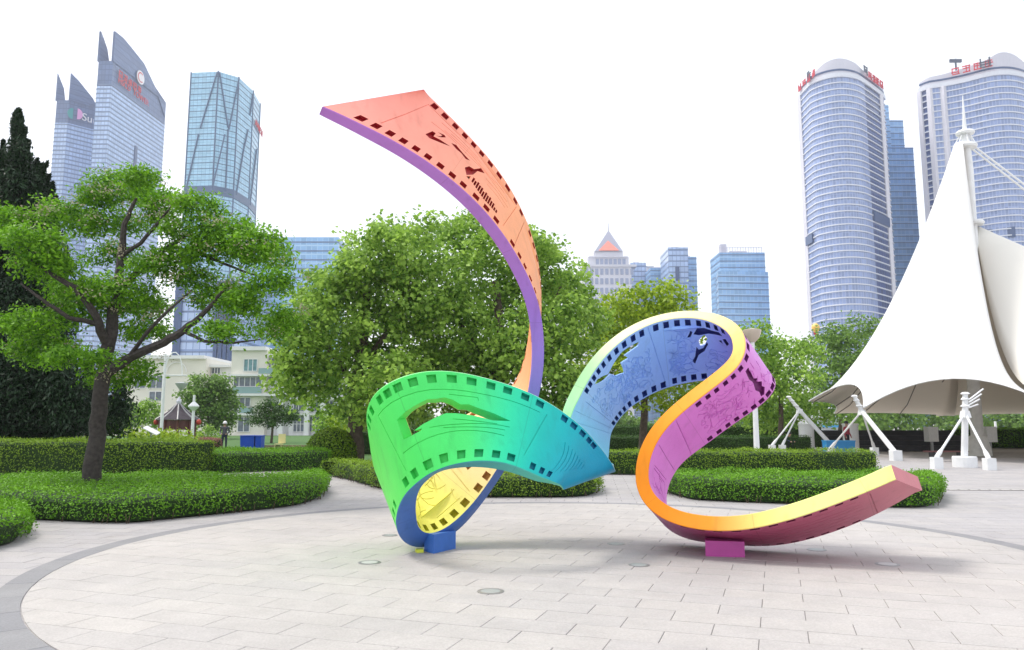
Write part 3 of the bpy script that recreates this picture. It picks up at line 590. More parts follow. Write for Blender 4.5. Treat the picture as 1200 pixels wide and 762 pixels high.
SA = [(0.00, (186, 122, 208)), (2.61, (176, 120, 206)), (3.81, (158, 116, 208)), (5.01, (130, 126, 204)), (6.01, (84, 116, 188)), (7.02, (72, 112, 186)), (8.22, (76, 116, 190)), (9.52, (60, 140, 160)), (11.27, (90, 200, 170)), (13.12, (168, 238, 172)), (13.71, (202, 244, 186)), (14.26, (250, 248, 190)), (15.30, (255, 240, 176)), (15.98, (255, 216, 124)), (16.48, (255, 190, 84)), (17.18, (254, 168, 48)), (17.88, (254, 150, 8)), (18.78, (254, 146, 4)), (19.45, (250, 160, 44)), (19.9, (248, 220, 122)), (20.35, (244, 243, 150)), (21.62, (243, 244, 150))]
SB = [(0.00, (255, 160, 150)), (4.01, (250, 170, 120)), (6.01, (250, 225, 150)), (7.52, (220, 235, 90)), (8.62, (110, 230, 110)), (9.59, (150, 240, 160)), (10.15, (205, 246, 225)), (11.13, (200, 240, 190)), (12.72, (120, 200, 230)), (13.93, (120, 160, 230)), (15.88, (205, 160, 220)), (17.38, (200, 120, 195)), (19.88, (170, 80, 120)), (21.62, (180, 90, 110))]
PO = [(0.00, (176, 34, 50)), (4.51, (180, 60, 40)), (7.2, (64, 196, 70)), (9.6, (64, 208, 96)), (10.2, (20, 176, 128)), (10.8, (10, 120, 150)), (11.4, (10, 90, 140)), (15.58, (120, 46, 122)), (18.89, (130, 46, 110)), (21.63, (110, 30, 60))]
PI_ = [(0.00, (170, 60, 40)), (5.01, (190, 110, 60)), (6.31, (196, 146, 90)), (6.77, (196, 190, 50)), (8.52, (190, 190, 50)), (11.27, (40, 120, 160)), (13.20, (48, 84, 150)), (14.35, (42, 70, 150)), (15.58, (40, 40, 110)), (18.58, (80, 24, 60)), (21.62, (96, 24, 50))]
sculpt = thing('film_ribbon_sculpture', (0.66, 9.9, 0), 'huge rainbow coloured film strip ribbon sculpture looping over the plaza', 'sculpture')
SO, SI, SA, SB, PO, PI_ = [[(min(along(s), RL), c) for s, c in st] for st in (SO, SI, SA, SB, PO, PI_)]
MO, MI_ = ramp_paint('outer_ribbon_paint', SO, RL), ramp_paint('inner_ribbon_paint', SI, RL)
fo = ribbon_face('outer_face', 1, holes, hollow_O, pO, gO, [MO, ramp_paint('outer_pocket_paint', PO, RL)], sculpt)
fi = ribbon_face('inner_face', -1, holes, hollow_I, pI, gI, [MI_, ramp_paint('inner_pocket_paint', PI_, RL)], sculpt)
tag(fo, label='salmon, green, teal and magenta face with sprocket pockets'); tag(fi, label='yellow, blue and maroon face with sprocket pockets')
tag(side_band('edge_band', 'A', ramp_paint('front_edge_paint', SA, RL), sculpt), label='smooth edge running from purple through blue and cream to orange and yellow')
tag(side_band('edge_band', 'B', ramp_paint('rear_edge_paint', SB, RL), sculpt), label='pale rear edge')
def end_cap(s, flip, c):
    P = [tuple(surf(np.array(s), np.array(v), np.array(h))) for v, h in ((0.0, TH / 2 - .009), (0.009, TH / 2), (0.991, TH / 2), (1.0, TH / 2 - .009), (1.0, -TH / 2 + .009), (0.991, -TH / 2), (0.009, -TH / 2), (0.0, -TH / 2 + .009))]
    m = MB(); m.add(P, [tuple(range(8)) if flip else tuple(range(7, -1, -1))]); return m.build('end_cap', plain('end_paint', lin(*c), 0.5, 0.05, 4), sculpt)
end_cap(0.0, False, (235, 120, 130)); end_cap(RL, True, (205, 118, 128))
# feet
def foot(corners, z, c):
    m = MB(); n = len(corners)
    m.prism([Vector((p.x, p.y)) for p in corners], -0.002, z); return m.build('foot', plain('foot_paint', lin(*c), 0.5, 0.08, 5, 0.1), sculpt)
f0 = gnd(508, 649.5); f1 = gnd(534, 643.8); f2 = gnd(497, 646.5)
foot([f0, f1, f1 + (f2 - f0), f2], 0.235, (58, 112, 200))
g0 = gnd(827, 652.5); g1 = gnd(873, 654); foot([g0, g1, g1 + Vector((0.12, 0.5, 0)), g0 + Vector((0.12, 0.5, 0))], 0.19, (190, 76, 160))
y0 = gnd(491, 648.5); MB().box((y0.x, y0.y + 0.05, 0.025), (0.09, 0.09, 0.04), 0.3).build('foot_plate', plain('lime_paint', lin(214, 220, 70), 0.5, 0.1, 6), sculpt)

# ================================================================== clipped hedges
def poly_dist(P, poly):
    """distance of points to the polygon's outline, and the outward direction there"""
    Q = np.array([(p[0], p[1]) for p in poly]); best = np.full(len(P), 1e9); nd = np.zeros((len(P), 2))
    area = 0.5 * sum(Q[i][0] * Q[(i + 1) % len(Q)][1] - Q[(i + 1) % len(Q)][0] * Q[i][1] for i in range(len(Q))); sgn = 1 if area > 0 else -1
    for i in range(len(Q)):
        a, b = Q[i], Q[(i + 1) % len(Q)]; e = b - a; L = np.linalg.norm(e); e = e / L
        t = np.clip((P - a) @ e, 0, L); d = np.linalg.norm(P - a - t[:, None] * e, axis=1); m = d < best
        best[m] = d[m]; nd[m] = np.array([e[1], -e[0]]) * sgn
    return best, nd
def rounded(poly, n=3):
    """soften the corners of an outline"""
    P = [Vector((p[0], p[1])) for p in poly]
    for _ in range(n):
        Q = []
        for i in range(len(P)):
            a, b = P[i], P[(i + 1) % len(P)]; Q += [a.lerp(b, 0.25), a.lerp(b, 0.75)]
        P = Q
    return P
def hedge(label, poly, h, mat, leaf=0.055, dens=420, group='clipped hedges round the plaza', stems=True, soft=2, name='hedge', wob=0.04):
    dens = dens * 1.55; poly = rounded(poly, soft); Q = np.array([(p.x, p.y) for p in poly]); c = Q.mean(0)
    t = thing(name, (c[0], c[1], 0), label, 'hedge', group)
    # inner mass, a little inside the leaf surface
    rings = []; m = MB(); n = len(Q)
    d, nd = poly_dist(Q, poly)
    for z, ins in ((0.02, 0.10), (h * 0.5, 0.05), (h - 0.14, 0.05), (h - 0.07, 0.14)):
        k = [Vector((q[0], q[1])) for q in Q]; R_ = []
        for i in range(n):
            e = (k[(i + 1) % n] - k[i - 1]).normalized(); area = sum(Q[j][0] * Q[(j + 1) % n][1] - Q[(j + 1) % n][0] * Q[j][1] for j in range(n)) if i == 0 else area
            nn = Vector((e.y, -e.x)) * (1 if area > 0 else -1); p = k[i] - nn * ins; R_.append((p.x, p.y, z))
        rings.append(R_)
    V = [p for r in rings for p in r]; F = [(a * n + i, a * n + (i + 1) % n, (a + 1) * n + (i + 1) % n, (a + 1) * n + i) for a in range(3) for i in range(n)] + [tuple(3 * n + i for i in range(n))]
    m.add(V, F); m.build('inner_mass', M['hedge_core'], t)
    # leaves on the top, colour lightened as if lit from above
    lo, hi = Q.min(0), Q.max(0); nt = int((hi - lo).prod() * dens); P2 = rng.uniform(lo, hi, (nt, 2)); P2 = P2[inside(P2, [tuple(q) for q in Q])]
    d, nd = poly_dist(P2, poly)
    und = wob * (np.sin(P2[:, 0] * 2.3 + P2[:, 1] * 1.1) + np.sin(P2[:, 0] * 5.1 - P2[:, 1] * 3.7))
    z = h - 0.06 * np.exp(-d / 0.07) + und * 0.6 + rng.normal(0, 0.032, len(P2))
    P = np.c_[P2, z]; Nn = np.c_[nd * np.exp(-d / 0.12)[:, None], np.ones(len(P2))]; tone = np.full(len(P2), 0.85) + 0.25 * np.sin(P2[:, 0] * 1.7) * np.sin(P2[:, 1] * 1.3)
    # leaves on the sides, colour darkening downwards to paint in shade
    per = np.linalg.norm(np.roll(Q, -1, 0) - Q, axis=1); ns = int(per.sum() * h * dens * 1.25); i = rng.choice(n, ns, p=per / per.sum()); u = rng.uniform(0, 1, (ns, 1))
    S2 = Q[i] * (1 - u) + Q[(i + 1) % n] * u; zz = (0.05 + (h - 0.07) * rng.uniform(0, 1, ns) ** 0.85); d2, nd2 = poly_dist(S2, poly)
    und = wob * (np.sin(S2[:, 0] * 3.3 + zz * 6) + np.sin(S2[:, 1] * 4.1 + S2[:, 0]))
    S2 = S2 + nd2 * (und[:, None] - 0.025 * ((zz > h - 0.08)[:, None]) - 0.03 * (zz < 0.12)[:, None] + rng.normal(0, 0.036, (ns, 1)))
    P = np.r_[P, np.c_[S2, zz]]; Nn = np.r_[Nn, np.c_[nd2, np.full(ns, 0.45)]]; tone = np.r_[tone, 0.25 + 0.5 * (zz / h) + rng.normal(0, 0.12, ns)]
    # stray shoots
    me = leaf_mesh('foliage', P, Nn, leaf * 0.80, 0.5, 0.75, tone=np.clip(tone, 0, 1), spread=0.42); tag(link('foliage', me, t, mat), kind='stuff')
    if stems:
        sm = MB(); ii = rng.choice(n, int(per.sum() * 4), p=per / per.sum())
        for k in ii:
            u = rng.uniform(); q = Q[k] * (1 - u) + Q[(k + 1) % n] * u; q = q + (c - q) / np.linalg.norm(c - q) * rng.uniform(-0.02, 0.06)
            sm.tube([(q[0], q[1], -0.01), (q[0] + rng.normal(0, .03), q[1] + rng.normal(0, .03), 0.16)], [0.009, 0.005], 4, False)
        tag(sm.build('stems', M['twig'], t), kind='stuff')
    return t
G = lambda px, py, z=0.0: gnd(px, py, z)
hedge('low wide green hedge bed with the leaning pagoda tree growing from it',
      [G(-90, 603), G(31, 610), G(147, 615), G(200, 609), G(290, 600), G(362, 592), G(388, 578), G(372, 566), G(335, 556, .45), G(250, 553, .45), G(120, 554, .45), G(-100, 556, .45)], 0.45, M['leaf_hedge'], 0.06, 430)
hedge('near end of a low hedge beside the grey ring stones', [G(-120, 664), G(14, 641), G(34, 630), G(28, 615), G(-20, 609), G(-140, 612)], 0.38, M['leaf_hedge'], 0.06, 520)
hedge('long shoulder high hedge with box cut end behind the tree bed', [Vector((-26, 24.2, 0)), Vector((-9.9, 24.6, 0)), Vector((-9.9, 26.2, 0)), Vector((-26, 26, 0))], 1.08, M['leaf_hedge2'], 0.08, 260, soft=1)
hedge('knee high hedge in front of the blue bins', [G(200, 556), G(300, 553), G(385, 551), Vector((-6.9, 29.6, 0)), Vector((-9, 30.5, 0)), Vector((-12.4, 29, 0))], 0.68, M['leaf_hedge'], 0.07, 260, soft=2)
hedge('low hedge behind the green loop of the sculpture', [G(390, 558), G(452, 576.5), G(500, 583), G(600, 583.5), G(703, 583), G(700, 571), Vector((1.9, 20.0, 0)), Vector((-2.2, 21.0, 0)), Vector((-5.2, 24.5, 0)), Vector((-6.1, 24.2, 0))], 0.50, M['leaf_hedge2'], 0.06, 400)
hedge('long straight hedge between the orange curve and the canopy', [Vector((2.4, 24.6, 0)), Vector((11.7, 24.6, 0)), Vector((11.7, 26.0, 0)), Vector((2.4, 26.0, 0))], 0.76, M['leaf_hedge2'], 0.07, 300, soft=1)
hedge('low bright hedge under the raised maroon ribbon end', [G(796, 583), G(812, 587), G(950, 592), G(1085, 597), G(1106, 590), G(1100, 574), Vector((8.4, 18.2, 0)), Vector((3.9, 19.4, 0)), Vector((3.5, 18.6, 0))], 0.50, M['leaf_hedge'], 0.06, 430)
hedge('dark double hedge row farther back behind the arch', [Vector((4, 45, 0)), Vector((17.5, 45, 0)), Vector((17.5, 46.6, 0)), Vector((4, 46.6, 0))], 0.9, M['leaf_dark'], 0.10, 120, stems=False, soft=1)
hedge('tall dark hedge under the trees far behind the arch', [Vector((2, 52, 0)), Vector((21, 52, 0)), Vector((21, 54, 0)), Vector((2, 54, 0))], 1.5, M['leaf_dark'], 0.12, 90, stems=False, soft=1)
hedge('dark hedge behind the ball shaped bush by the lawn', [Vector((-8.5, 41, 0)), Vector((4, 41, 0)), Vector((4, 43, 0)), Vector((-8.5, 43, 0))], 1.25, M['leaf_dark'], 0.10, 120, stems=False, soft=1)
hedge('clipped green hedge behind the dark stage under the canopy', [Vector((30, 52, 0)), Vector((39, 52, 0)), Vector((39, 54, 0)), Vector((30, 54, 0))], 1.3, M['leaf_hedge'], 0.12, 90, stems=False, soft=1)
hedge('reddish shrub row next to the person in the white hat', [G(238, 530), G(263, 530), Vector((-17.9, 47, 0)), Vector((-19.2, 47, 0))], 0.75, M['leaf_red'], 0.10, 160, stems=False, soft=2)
# ball-shaped bush; upward leaves coloured lighter to paint in top light
b0 = gnd(388, 545); tb = thing('round_bush', b0, 'clipped ball shaped bush beside the paved path', 'bush')
n_ = 5200; d_ = rng.normal(0, 1, (n_, 3)); d_[:, 2] = np.abs(d_[:, 2]) - 0.25; d_ /= np.linalg.norm(d_, axis=1, keepdims=True)
pp = np.array([b0.x, b0.y, 0.42]) + d_ * np.array([1.0, 1.0, 1.02]) * (1 + rng.normal(0, 0.025, (n_, 1)))
pp[:, 2] = np.maximum(pp[:, 2], 0.06)
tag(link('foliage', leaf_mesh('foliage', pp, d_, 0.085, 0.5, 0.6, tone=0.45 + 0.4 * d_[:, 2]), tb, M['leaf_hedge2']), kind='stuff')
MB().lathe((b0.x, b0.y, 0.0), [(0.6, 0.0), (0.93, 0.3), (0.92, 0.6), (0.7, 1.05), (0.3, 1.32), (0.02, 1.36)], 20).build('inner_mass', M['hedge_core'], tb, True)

# ================================================================== trees
# pagoda tree with open, tiered crown
TY = 16.3; tp = thing('pagoda_tree', gnd(110, 561, 0.0) * 0 + Vector((at(110, 561, TY).x, TY, 0)), 'leaning grey trunked tree with open tiered crown in the hedge bed', 'tree')
A_ = lambda px, py, d=0.0: at(px, py, TY + d)
base = A_(109, 562); base.z = -0.02; base.x -= 0.03
limb('trunk', [base, A_(109, 562), A_(113, 510), A_(120, 455), A_(127, 405)], [0.23, 0.185, 0.165, 0.15, 0.135], M['bark'], tp, 12)
for pts, rad in (
        ([(122, 440, 0), (150, 420, -.2), (185, 405, -.5), (215, 388, -.8), (240, 366, -1.0), (262, 340, -1.1)], [.12, .10, .09, .075, .05, .03]),
        ([(215, 388, -.8), (240, 400, -.9), (275, 402, -1.0), (305, 398, -1.0)], [.04, .032, .022, .012]),
        ([(127, 405, 0), (138, 350, .2), (142, 300, .4), (146, 262, .3), (160, 232, .2)], [.14, .11, .085, .06, .03]),
        ([(140, 340, .2), (172, 308, .6), (199, 288, .8), (235, 265, .8), (262, 262, .8)], [.08, .065, .055, .04, .02]),
        ([(142, 300, .4), (165, 285, .3), (190, 255, .2), (205, 238, .1)], [.05, .045, .03, .015]),
        ([(127, 405, 0), (112, 370, -.4), (88, 337, -.7), (58, 320, -.9), (30, 300, -1.0)], [.11, .08, .06, .045, .02]),
        ([(115, 380, -.3), (80, 372, -.8), (50, 352, -1.1), (24, 332, -1.3)], [.06, .045, .035, .015]),
        ([(199, 288, .8), (240, 300, .4), (285, 318, .2), (322, 330, 0)], [.05, .035, .025, .012]),
        ([(150, 420, -.2), (172, 390, -.6), (196, 365, -.8), (225, 340, -.8)], [.05, .04, .03, .015]),
        ([(124, 430, 0), (95, 415, .3), (60, 408, .5)], [.05, .035, .015])):
    limb('limb', [A_(*q) for q in pts], rad, M['bark'], tp, 7)
pc = [(142, 223, 42, 24), (110, 232, 22, 16), (165, 212, 28, 14), (191, 246, 32, 22), (233, 243, 30, 18), (267, 276, 48, 20), (300, 290, 36, 20), (322, 304, 24, 16), (312, 332, 34, 16), (248, 296, 40, 18), (258, 350, 42, 17), (285, 358, 34, 16), (225, 328, 34, 15),
      (172, 312, 34, 13), (134, 345, 50, 20), (165, 362, 34, 15), (100, 362, 34, 17), (127, 300, 32, 13), (73, 252, 40, 17), (100, 268, 24, 11), (38, 284, 42, 19), (55, 312, 38, 15), (45, 380, 48, 18), (50, 412, 50, 16), (92, 420, 38, 13), (149, 434, 34, 14),
      (172, 388, 30, 11), (264, 390, 38, 8), (318, 386, 26, 12), (335, 372, 18, 16), (10, 262, 34, 19), (198, 300, 26, 11), (140, 262, 36, 11), (80, 340, 30, 13), (210, 272, 28, 12), (120, 445, 30, 9)]
pc = [(a, b, c * rng.uniform(0.74, 0.98), d * rng.uniform(0.72, 0.98)) for a, b, c, d in pc]
crown('crown', pc, TY, M['leaf_pagoda'], tp, 0.10, 4.6, 40, 1.5, 0.65, 0.42, 0.135, 0.9, 0.35)
sb = [(px + rng.normal(0, 20), py - 8 + rng.normal(0, 8), 7, 5) for px, py, *_ in pc for _ in range(2)]
crown('seed_clusters', sb, TY - 0.2, M['blossom'], tp, 0.05, 7.0, 7, 1.1, 0.5, 0.6, 0.12)

def tree(name, label, Y, trunks, clumps, mat, leaf, dens=1.0, nleaf=24, dy=1.5, flat=0.7, cat='tree', group=None, bark='bark_plane', sub=None, aspect=0.7, depth=1.0):
    b = at(trunks[0][0][0], trunks[0][0][1], Y); t = thing(name, (b.x, Y, 0), label, cat, group)
    for k, pts in enumerate(trunks):
        P = [at(q[0], q[1], Y) for q in pts]
        if k == 0: P[0].z = -0.03
        r0 = pts[0][2]; limb('trunk' if k == 0 else 'limb', P, list(np.linspace(r0, r0 * 0.45, len(P))), M[bark], t, 8)
    crown('crown', clumps, Y, mat, t, leaf, dens, nleaf, dy, flat, aspect, sub, depth)
    return t
# plane trees behind the sculpture
tree('plane_tree', 'broad leafy green tree beside the ball shaped bush', 31, [[(417, 540, .34), (417, 470, .3), (425, 400, .2), (430, 340, .1)], [(417, 455, .15), (380, 400, .1), (360, 350, .06)], [(420, 440, .15), (460, 380, .1), (480, 320, .06)]],
     [(384, 346, 30, 26), (360, 380, 32, 28), (424, 312, 34, 24), (450, 296, 36, 28), (482, 300, 38, 30), (408, 352, 42, 34), (446, 342, 46, 36), (486, 345, 44, 36), (350, 412, 30, 26), (385, 398, 44, 32), (436, 395, 48, 34), (480, 400, 46, 36), (372, 440, 34, 24), (415, 440, 46, 28), (462, 445, 46, 28), (396, 472, 36, 18), (440, 478, 44, 20), (338, 445, 24, 26), (490, 462, 40, 28), (465, 492, 40, 16), (420, 288, 18, 12), (456, 272, 18, 14), (500, 268, 16, 12), (344, 402, 16, 14), (374, 322, 16, 12), (396, 330, 14, 12), (332, 430, 14, 14)],
     M['leaf_plane'], 0.20, 2.0, 30, 2.6, sub=0.24)
tree('plane_tree', 'broad leafy green tree directly behind the tall salmon ribbon', 33, [[(590, 545, .36), (588, 470, .3), (585, 400, .22), (580, 330, .1)], [(588, 450, .16), (540, 380, .1), (520, 320, .06)], [(588, 440, .16), (640, 380, .1), (660, 330, .06)]],
     [(520, 290, 40, 26), (552, 278, 40, 22), (590, 290, 40, 26), (625, 300, 34, 24), (650, 322, 34, 24), (676, 352, 28, 22), (686, 388, 26, 22), (530, 335, 46, 36), (575, 335, 46, 36), (620, 345, 46, 34), (650, 375, 40, 32), (530, 385, 46, 36), (575, 390, 46, 36), (620, 400, 46, 36), (660, 420, 42, 30), (540, 435, 46, 34), (590, 440, 46, 34), (640, 450, 44, 30), (560, 480, 46, 22), (620, 485, 46, 22), (672, 460, 34, 26), (510, 440, 36, 40), (660, 492, 40, 18), (556, 258, 18, 10), (590, 268, 16, 12), (640, 292, 18, 14), (672, 328, 16, 12), (526, 270, 14, 10), (696, 372, 14, 14), (612, 282, 14, 10)],
     M['leaf_plane'], 0.21, 2.0, 30, 2.6, sub=0.25)
tree('lime_green_tree', 'yellow green tree behind the blue arch of the sculpture', 40, [[(752, 520, .22), (756, 480, .18), (752, 430, .12), (750, 390, .06)], [(756, 470, .1), (775, 430, .07), (782, 390, .04)]],
     [(716, 372, 30, 22), (745, 355, 30, 18), (772, 350, 26, 16), (793, 360, 20, 16), (705, 405, 32, 24), (740, 392, 34, 26), (775, 386, 32, 24), (800, 392, 22, 18), (720, 435, 34, 22), (760, 428, 36, 22), (798, 428, 28, 22), (745, 462, 36, 16), (785, 468, 30, 16), (822, 470, 24, 16), (815, 440, 22, 22), (698, 450, 24, 26), (830, 495, 26, 14), (800, 495, 24, 12), (845, 462, 20, 24)],
     M['leaf_lime'], 0.22, 2.6, 28, 2.0, sub=0.28)
tree('street_tree', 'green tree beside the magenta curve of the sculpture', 48, [[(915, 530, .2), (915, 480, .16), (912, 430, .08)]],
     [(885, 392, 16, 16), (893, 412, 24, 20), (915, 420, 26, 20), (938, 418, 22, 18), (900, 446, 30, 22), (935, 448, 28, 22), (915, 478, 32, 18), (945, 480, 24, 16), (880, 478, 26, 18), (895, 498, 24, 10), (870, 440, 18, 24)],
     M['leaf_plane'], 0.24, 3.0, 26, 2.0, sub=0.32)
tree('street_tree', 'green tree rising behind the edge of the white canopy', 70, [[(985, 528, .22), (985, 480, .18), (985, 430, .08)]],
     [(962, 408, 26, 18), (990, 392, 24, 16), (1012, 384, 18, 14), (1000, 410, 30, 20), (970, 436, 32, 22), (1008, 438, 32, 24), (960, 466, 28, 20), (995, 470, 34, 20), (1030, 462, 30, 26), (985, 494, 34, 12)],
     M['leaf_far'], 0.32, 3.0, 26, 2.0, sub=0.44)
tree('garden_tree', 'round dark green tree before the white apartments', 84, [[(244, 512, .16), (244, 485, .12), (246, 465, .06)]],
     [(240, 455, 20, 13), (258, 452, 14, 11), (228, 470, 18, 14), (252, 470, 22, 16), (268, 478, 14, 16), (238, 490, 24, 14), (262, 495, 16, 10)], M['leaf_far'], 0.34, 8.0, 26, 1.0, sub=0.38)
tree('pine_tree', 'small dark pine in front of the apartment balconies', 66, [[(318, 515, .12), (320, 495, .1), (318, 480, .06)]],
     [(318, 478, 16, 6), (306, 486, 14, 6), (330, 487, 18, 6), (318, 494, 24, 6), (342, 486, 9, 5)], M['leaf_dark'], 0.26, 14.0, 26, 0.8, sub=0.25, aspect=0.35)
for lab, Y, cl, mt in (('olive green shrub next to the grey roofed pavilion', 64, [(155, 488, 20, 12), (172, 482, 16, 12), (140, 494, 18, 10), (190, 496, 12, 8)], 'leaf_plane'),
                       ('dark green shrub mass behind the pale boulder', 30, [(80, 500, 24, 12), (105, 494, 26, 14), (132, 498, 18, 10), (60, 508, 24, 10), (128, 480, 18, 12)], 'leaf_dark'),
                       ('yellow green shrub beside the tilted sign board', 38, [(186, 513, 24, 5), (212, 513.5, 22, 4), (162, 511, 16, 5)], 'leaf_lime'),
                       ('bright small shrub beside the plane tree trunk', 40, [(398, 498, 10, 9), (408, 506, 10, 6)], 'leaf_lime'),
                       ('green shrub below the pavilion roof', 78, [(240, 508, 14, 6), (252, 510, 12, 5), (226, 511, 10, 4)], 'leaf_plane'),
                       ('sparse young tree in front of the ground floor windows', 60, [(385, 488, 10, 8), (375, 496, 9, 8), (394, 500, 9, 8)], 'leaf_plane'),
                       ('rounded shrub near the farthest canopy tripod', 60, [(912, 500, 13, 9), (918, 507, 11, 6)], 'leaf_plane')):
    c0 = at(cl[0][0], cl[0][1], Y); t = thing('shrub', (c0.x, Y, 0), lab, 'shrub', 'shrubs in the planting')
    crown('foliage', cl, Y, M[mt], t, 0.16 if Y < 45 else 0.26, 8.0, 24, 0.8, 0.7, 0.6, 0.22 if Y < 45 else 0.3)
    s = MB()
    for k in range(5): s.tube([(c0.x + k * .25 - .5, Y, -.02), (c0.x + k * .3 - .6, Y, max(0.3, c0.z - 0.2))], [0.04, 0.015], 5)
    tag(s.build('stems', M['twig'], t), kind='stuff')
# dark juniper with pointed upright plumes
JY = 28.0; tj = thing('juniper_tree', (at(8, 540, JY).x, JY, 0), 'dark juniper with twisted pointed plumes behind the pagoda tree', 'tree')
bj = at(8, 540, JY); bj.z = -0.02
limb('trunk', [bj, at(8, 450, JY), at(14, 330, JY), at(20, 220, JY)], [0.3, 0.26, 0.18, 0.07], M['bark'], tj, 9)
PJ, NJ = [], []
def plume(px0, py0, px1, py1, w, dY=0.0, dens=1.0):
    a, b = np.array(at(px0, py0, JY + dY)), np.array(at(px1, py1, JY + dY)); L = np.linalg.norm(b - a); n = int(2300 * dens * L * w / 40)
    t = rng.uniform(0, 1, n) ** 1.15; wr = w * JY / FPX * (1 - t) ** 0.6 * (0.62 + 0.38 * np.sin(t * 17 + px0)) * 1.2; d = rng.normal(0, 1, (n, 3)); d /= np.linalg.norm(d, axis=1, keepdims=True)
    PJ.append(a + (b - a) * t[:, None] + d * wr[:, None] * rng.uniform(.4, 1, (n, 1))); NJ.append(d * 0.5 + (b - a) / L * 0.2)
for q in ((4, 330, 22, 128, 34), (30, 300, 50, 192, 20), (42, 310, 62, 214, 16), (10, 300, -6, 190, 26), (-5, 330, 4, 165, 30), (55, 320, 70, 238, 14), (20, 400, 36, 250, 40), (-12, 420, -8, 250, 40), (45, 400, 62, 280, 30), (8, 260, 26, 150, 30), (15, 240, 34, 165, 22), (30, 330, 44, 215, 26), (2, 280, -2, 175, 30), (25, 270, 34, 190, 24), (50, 350, 66, 230, 20), (70, 380, 78, 290, 18), (60, 290, 52, 240, 12), (28, 250, 56, 190, 10), (22, 210, 30, 150, 12), (34, 290, 58, 205, 18), (40, 260, 64, 222, 12), (12, 250, 2, 180, 22), (30, 240, 44, 186, 14)):
    plume(*q, dY=rng.uniform(-1, 1))
for q in ((0, 500, 10, 380, 60), (40, 500, 40, 390, 55), (80, 500, 76, 410, 45), (110, 490, 104, 420, 36), (-20, 510, -10, 400, 60), (60, 460, 66, 340, 40), (20, 470, 20, 330, 50), (140, 490, 140, 440, 26), (-10, 545, -4, 450, 60), (20, 545, 20, 450, 60), (55, 540, 55, 450, 50), (90, 530, 90, 460, 40), (-40, 540, -40, 420, 60)):
    plume(*q, dY=rng.uniform(-1.2, 1.5), dens=0.8)
PJ = np.concatenate(PJ); NJ = np.concatenate(NJ)[PJ[:, 2] > 0.1]; PJ = PJ[PJ[:, 2] > 0.1]
link('crown', leaf_mesh('crown', PJ, NJ, 0.20, 0.3, 0.6, updir=np.array([0.15, 0, 0.8])), tj, M['leaf_conifer'])
# distant planting closing the view below the skyline
PD, ND = [], []
for px in np.arange(-60, 1280, 9.0):
    Y = rng.uniform(125, 150); c = at(px, 497, Y); hgt = rng.uniform(2.2, 5.0) + (2.0 if px > 860 or px < 150 else 0) + 1.5 * math.sin(px * 0.03)
    n = 240; d = rng.normal(0, 1, (n, 3)); d /= np.linalg.norm(d, axis=1, keepdims=True)
    PD.append(np.array([c.x, Y, hgt * 0.45]) + d * np.array([1.6, 1.6, hgt * 0.6]) * rng.uniform(.5, 1.1, (n, 1))); ND.append(d + np.array([0, 0, .5]))
PD = np.concatenate(PD); PD[:, 2] = np.maximum(PD[:, 2], 0.0)
dt = link('distant_trees', leaf_mesh('distant_trees', PD, np.concatenate(ND), 0.75, 0.7, 0.6), None, M['leaf_far']); tag(dt, 'distant band of park trees closing the view', 'trees', kind='stuff')

# ================================================================== tensile canopy at right
M['membrane'] = None
def membrane(name, c, tr):
    m, nt, b, N, L = nm(name); b.inputs['Base Color'].default_value = c; b.inputs['Roughness'].default_value = 0.55
    t = N.new('ShaderNodeBsdfTranslucent'); t.inputs[0].default_value = c; mx = N.new('ShaderNodeMixShader'); mx.inputs[0].default_value = tr
    L.new(b.outputs[0], mx.inputs[1]); L.new(t.outputs[0], mx.inputs[2]); L.new(mx.outputs[0], N['Material Output'].inputs[0]); return m
M['membrane'] = membrane('white_membrane', (0.87, 0.87, 0.86, 1), 0.13); M['membrane2'] = membrane('cream_membrane', (0.86, 0.84, 0.78, 1), 0.08)
M['lining'] = membrane('beige_membrane_underside', (0.80, 0.73, 0.64, 1), 0.5)
M['seam'] = plain('dark_seam', (0.16, 0.14, 0.12, 1), 0.8)
MAST = at(1147, 533, 40.0); MAST.z = 0
canopy = thing('tensile_canopy', MAST, 'white peaked tensile canopy on a tall mast', 'canopy')
def sail(name, apex, ring, per, mats, parent, sag=1.9, nt=22, ns=14, scallop=0.8, inward=0.9, lastsag=0.0, firstsag=0.0):
    """membrane stretched from a mast ring to a scalloped edge cable; per: corner points"""
    cols = []
    for i in range(len(per) - 1):
        a, b = Vector(per[i]), Vector(per[i + 1]); mid = (a + b) / 2; inn = (Vector((apex.x, apex.y, mid.z)) - mid).normalized()
        for k in range(ns + (1 if i == len(per) - 2 else 0)):
            t = k / ns; w_ = 4 * t * (1 - t); sc = scallop[i] if isinstance(scallop, list) else scallop; p = a.lerp(b, t) + inn * inward * w_ + Vector((0, 0, sc * w_)); cols.append((p, t, i))
    V = []; F = []
    for p, t, i in cols:
        sg_ = sag + (lastsag * t * t if i == len(per) - 2 else 0.0) + (firstsag * (1 - t) ** 2 if i == 0 else 0.0)
        d = Vector((p.x - apex.x, p.y - apex.y, 0)).normalized() * ring; top = apex + d
        for j in range(nt + 1):
            q = j / nt; h = p.lerp(top, q); z = p.z + (top.z - p.z) * (q ** sg_ * 0.86 + q * 0.14); V.append((h.x, h.y, z))
    n = nt + 1
    for c in range(len(cols) - 1):
        for j in range(nt): F.append((c * n + j, (c + 1) * n + j, (c + 1) * n + j + 1, c * n + j + 1))
    m = MB(); m.add(V, F); me = m.mesh(name, True); o = link(name, me, parent, mats)
    md = o.modifiers.new('thickness', 'SOLIDIFY'); md.thickness = 0.03; md.offset = -1.0; md.material_offset = 1
    return o, V, n, len(cols)
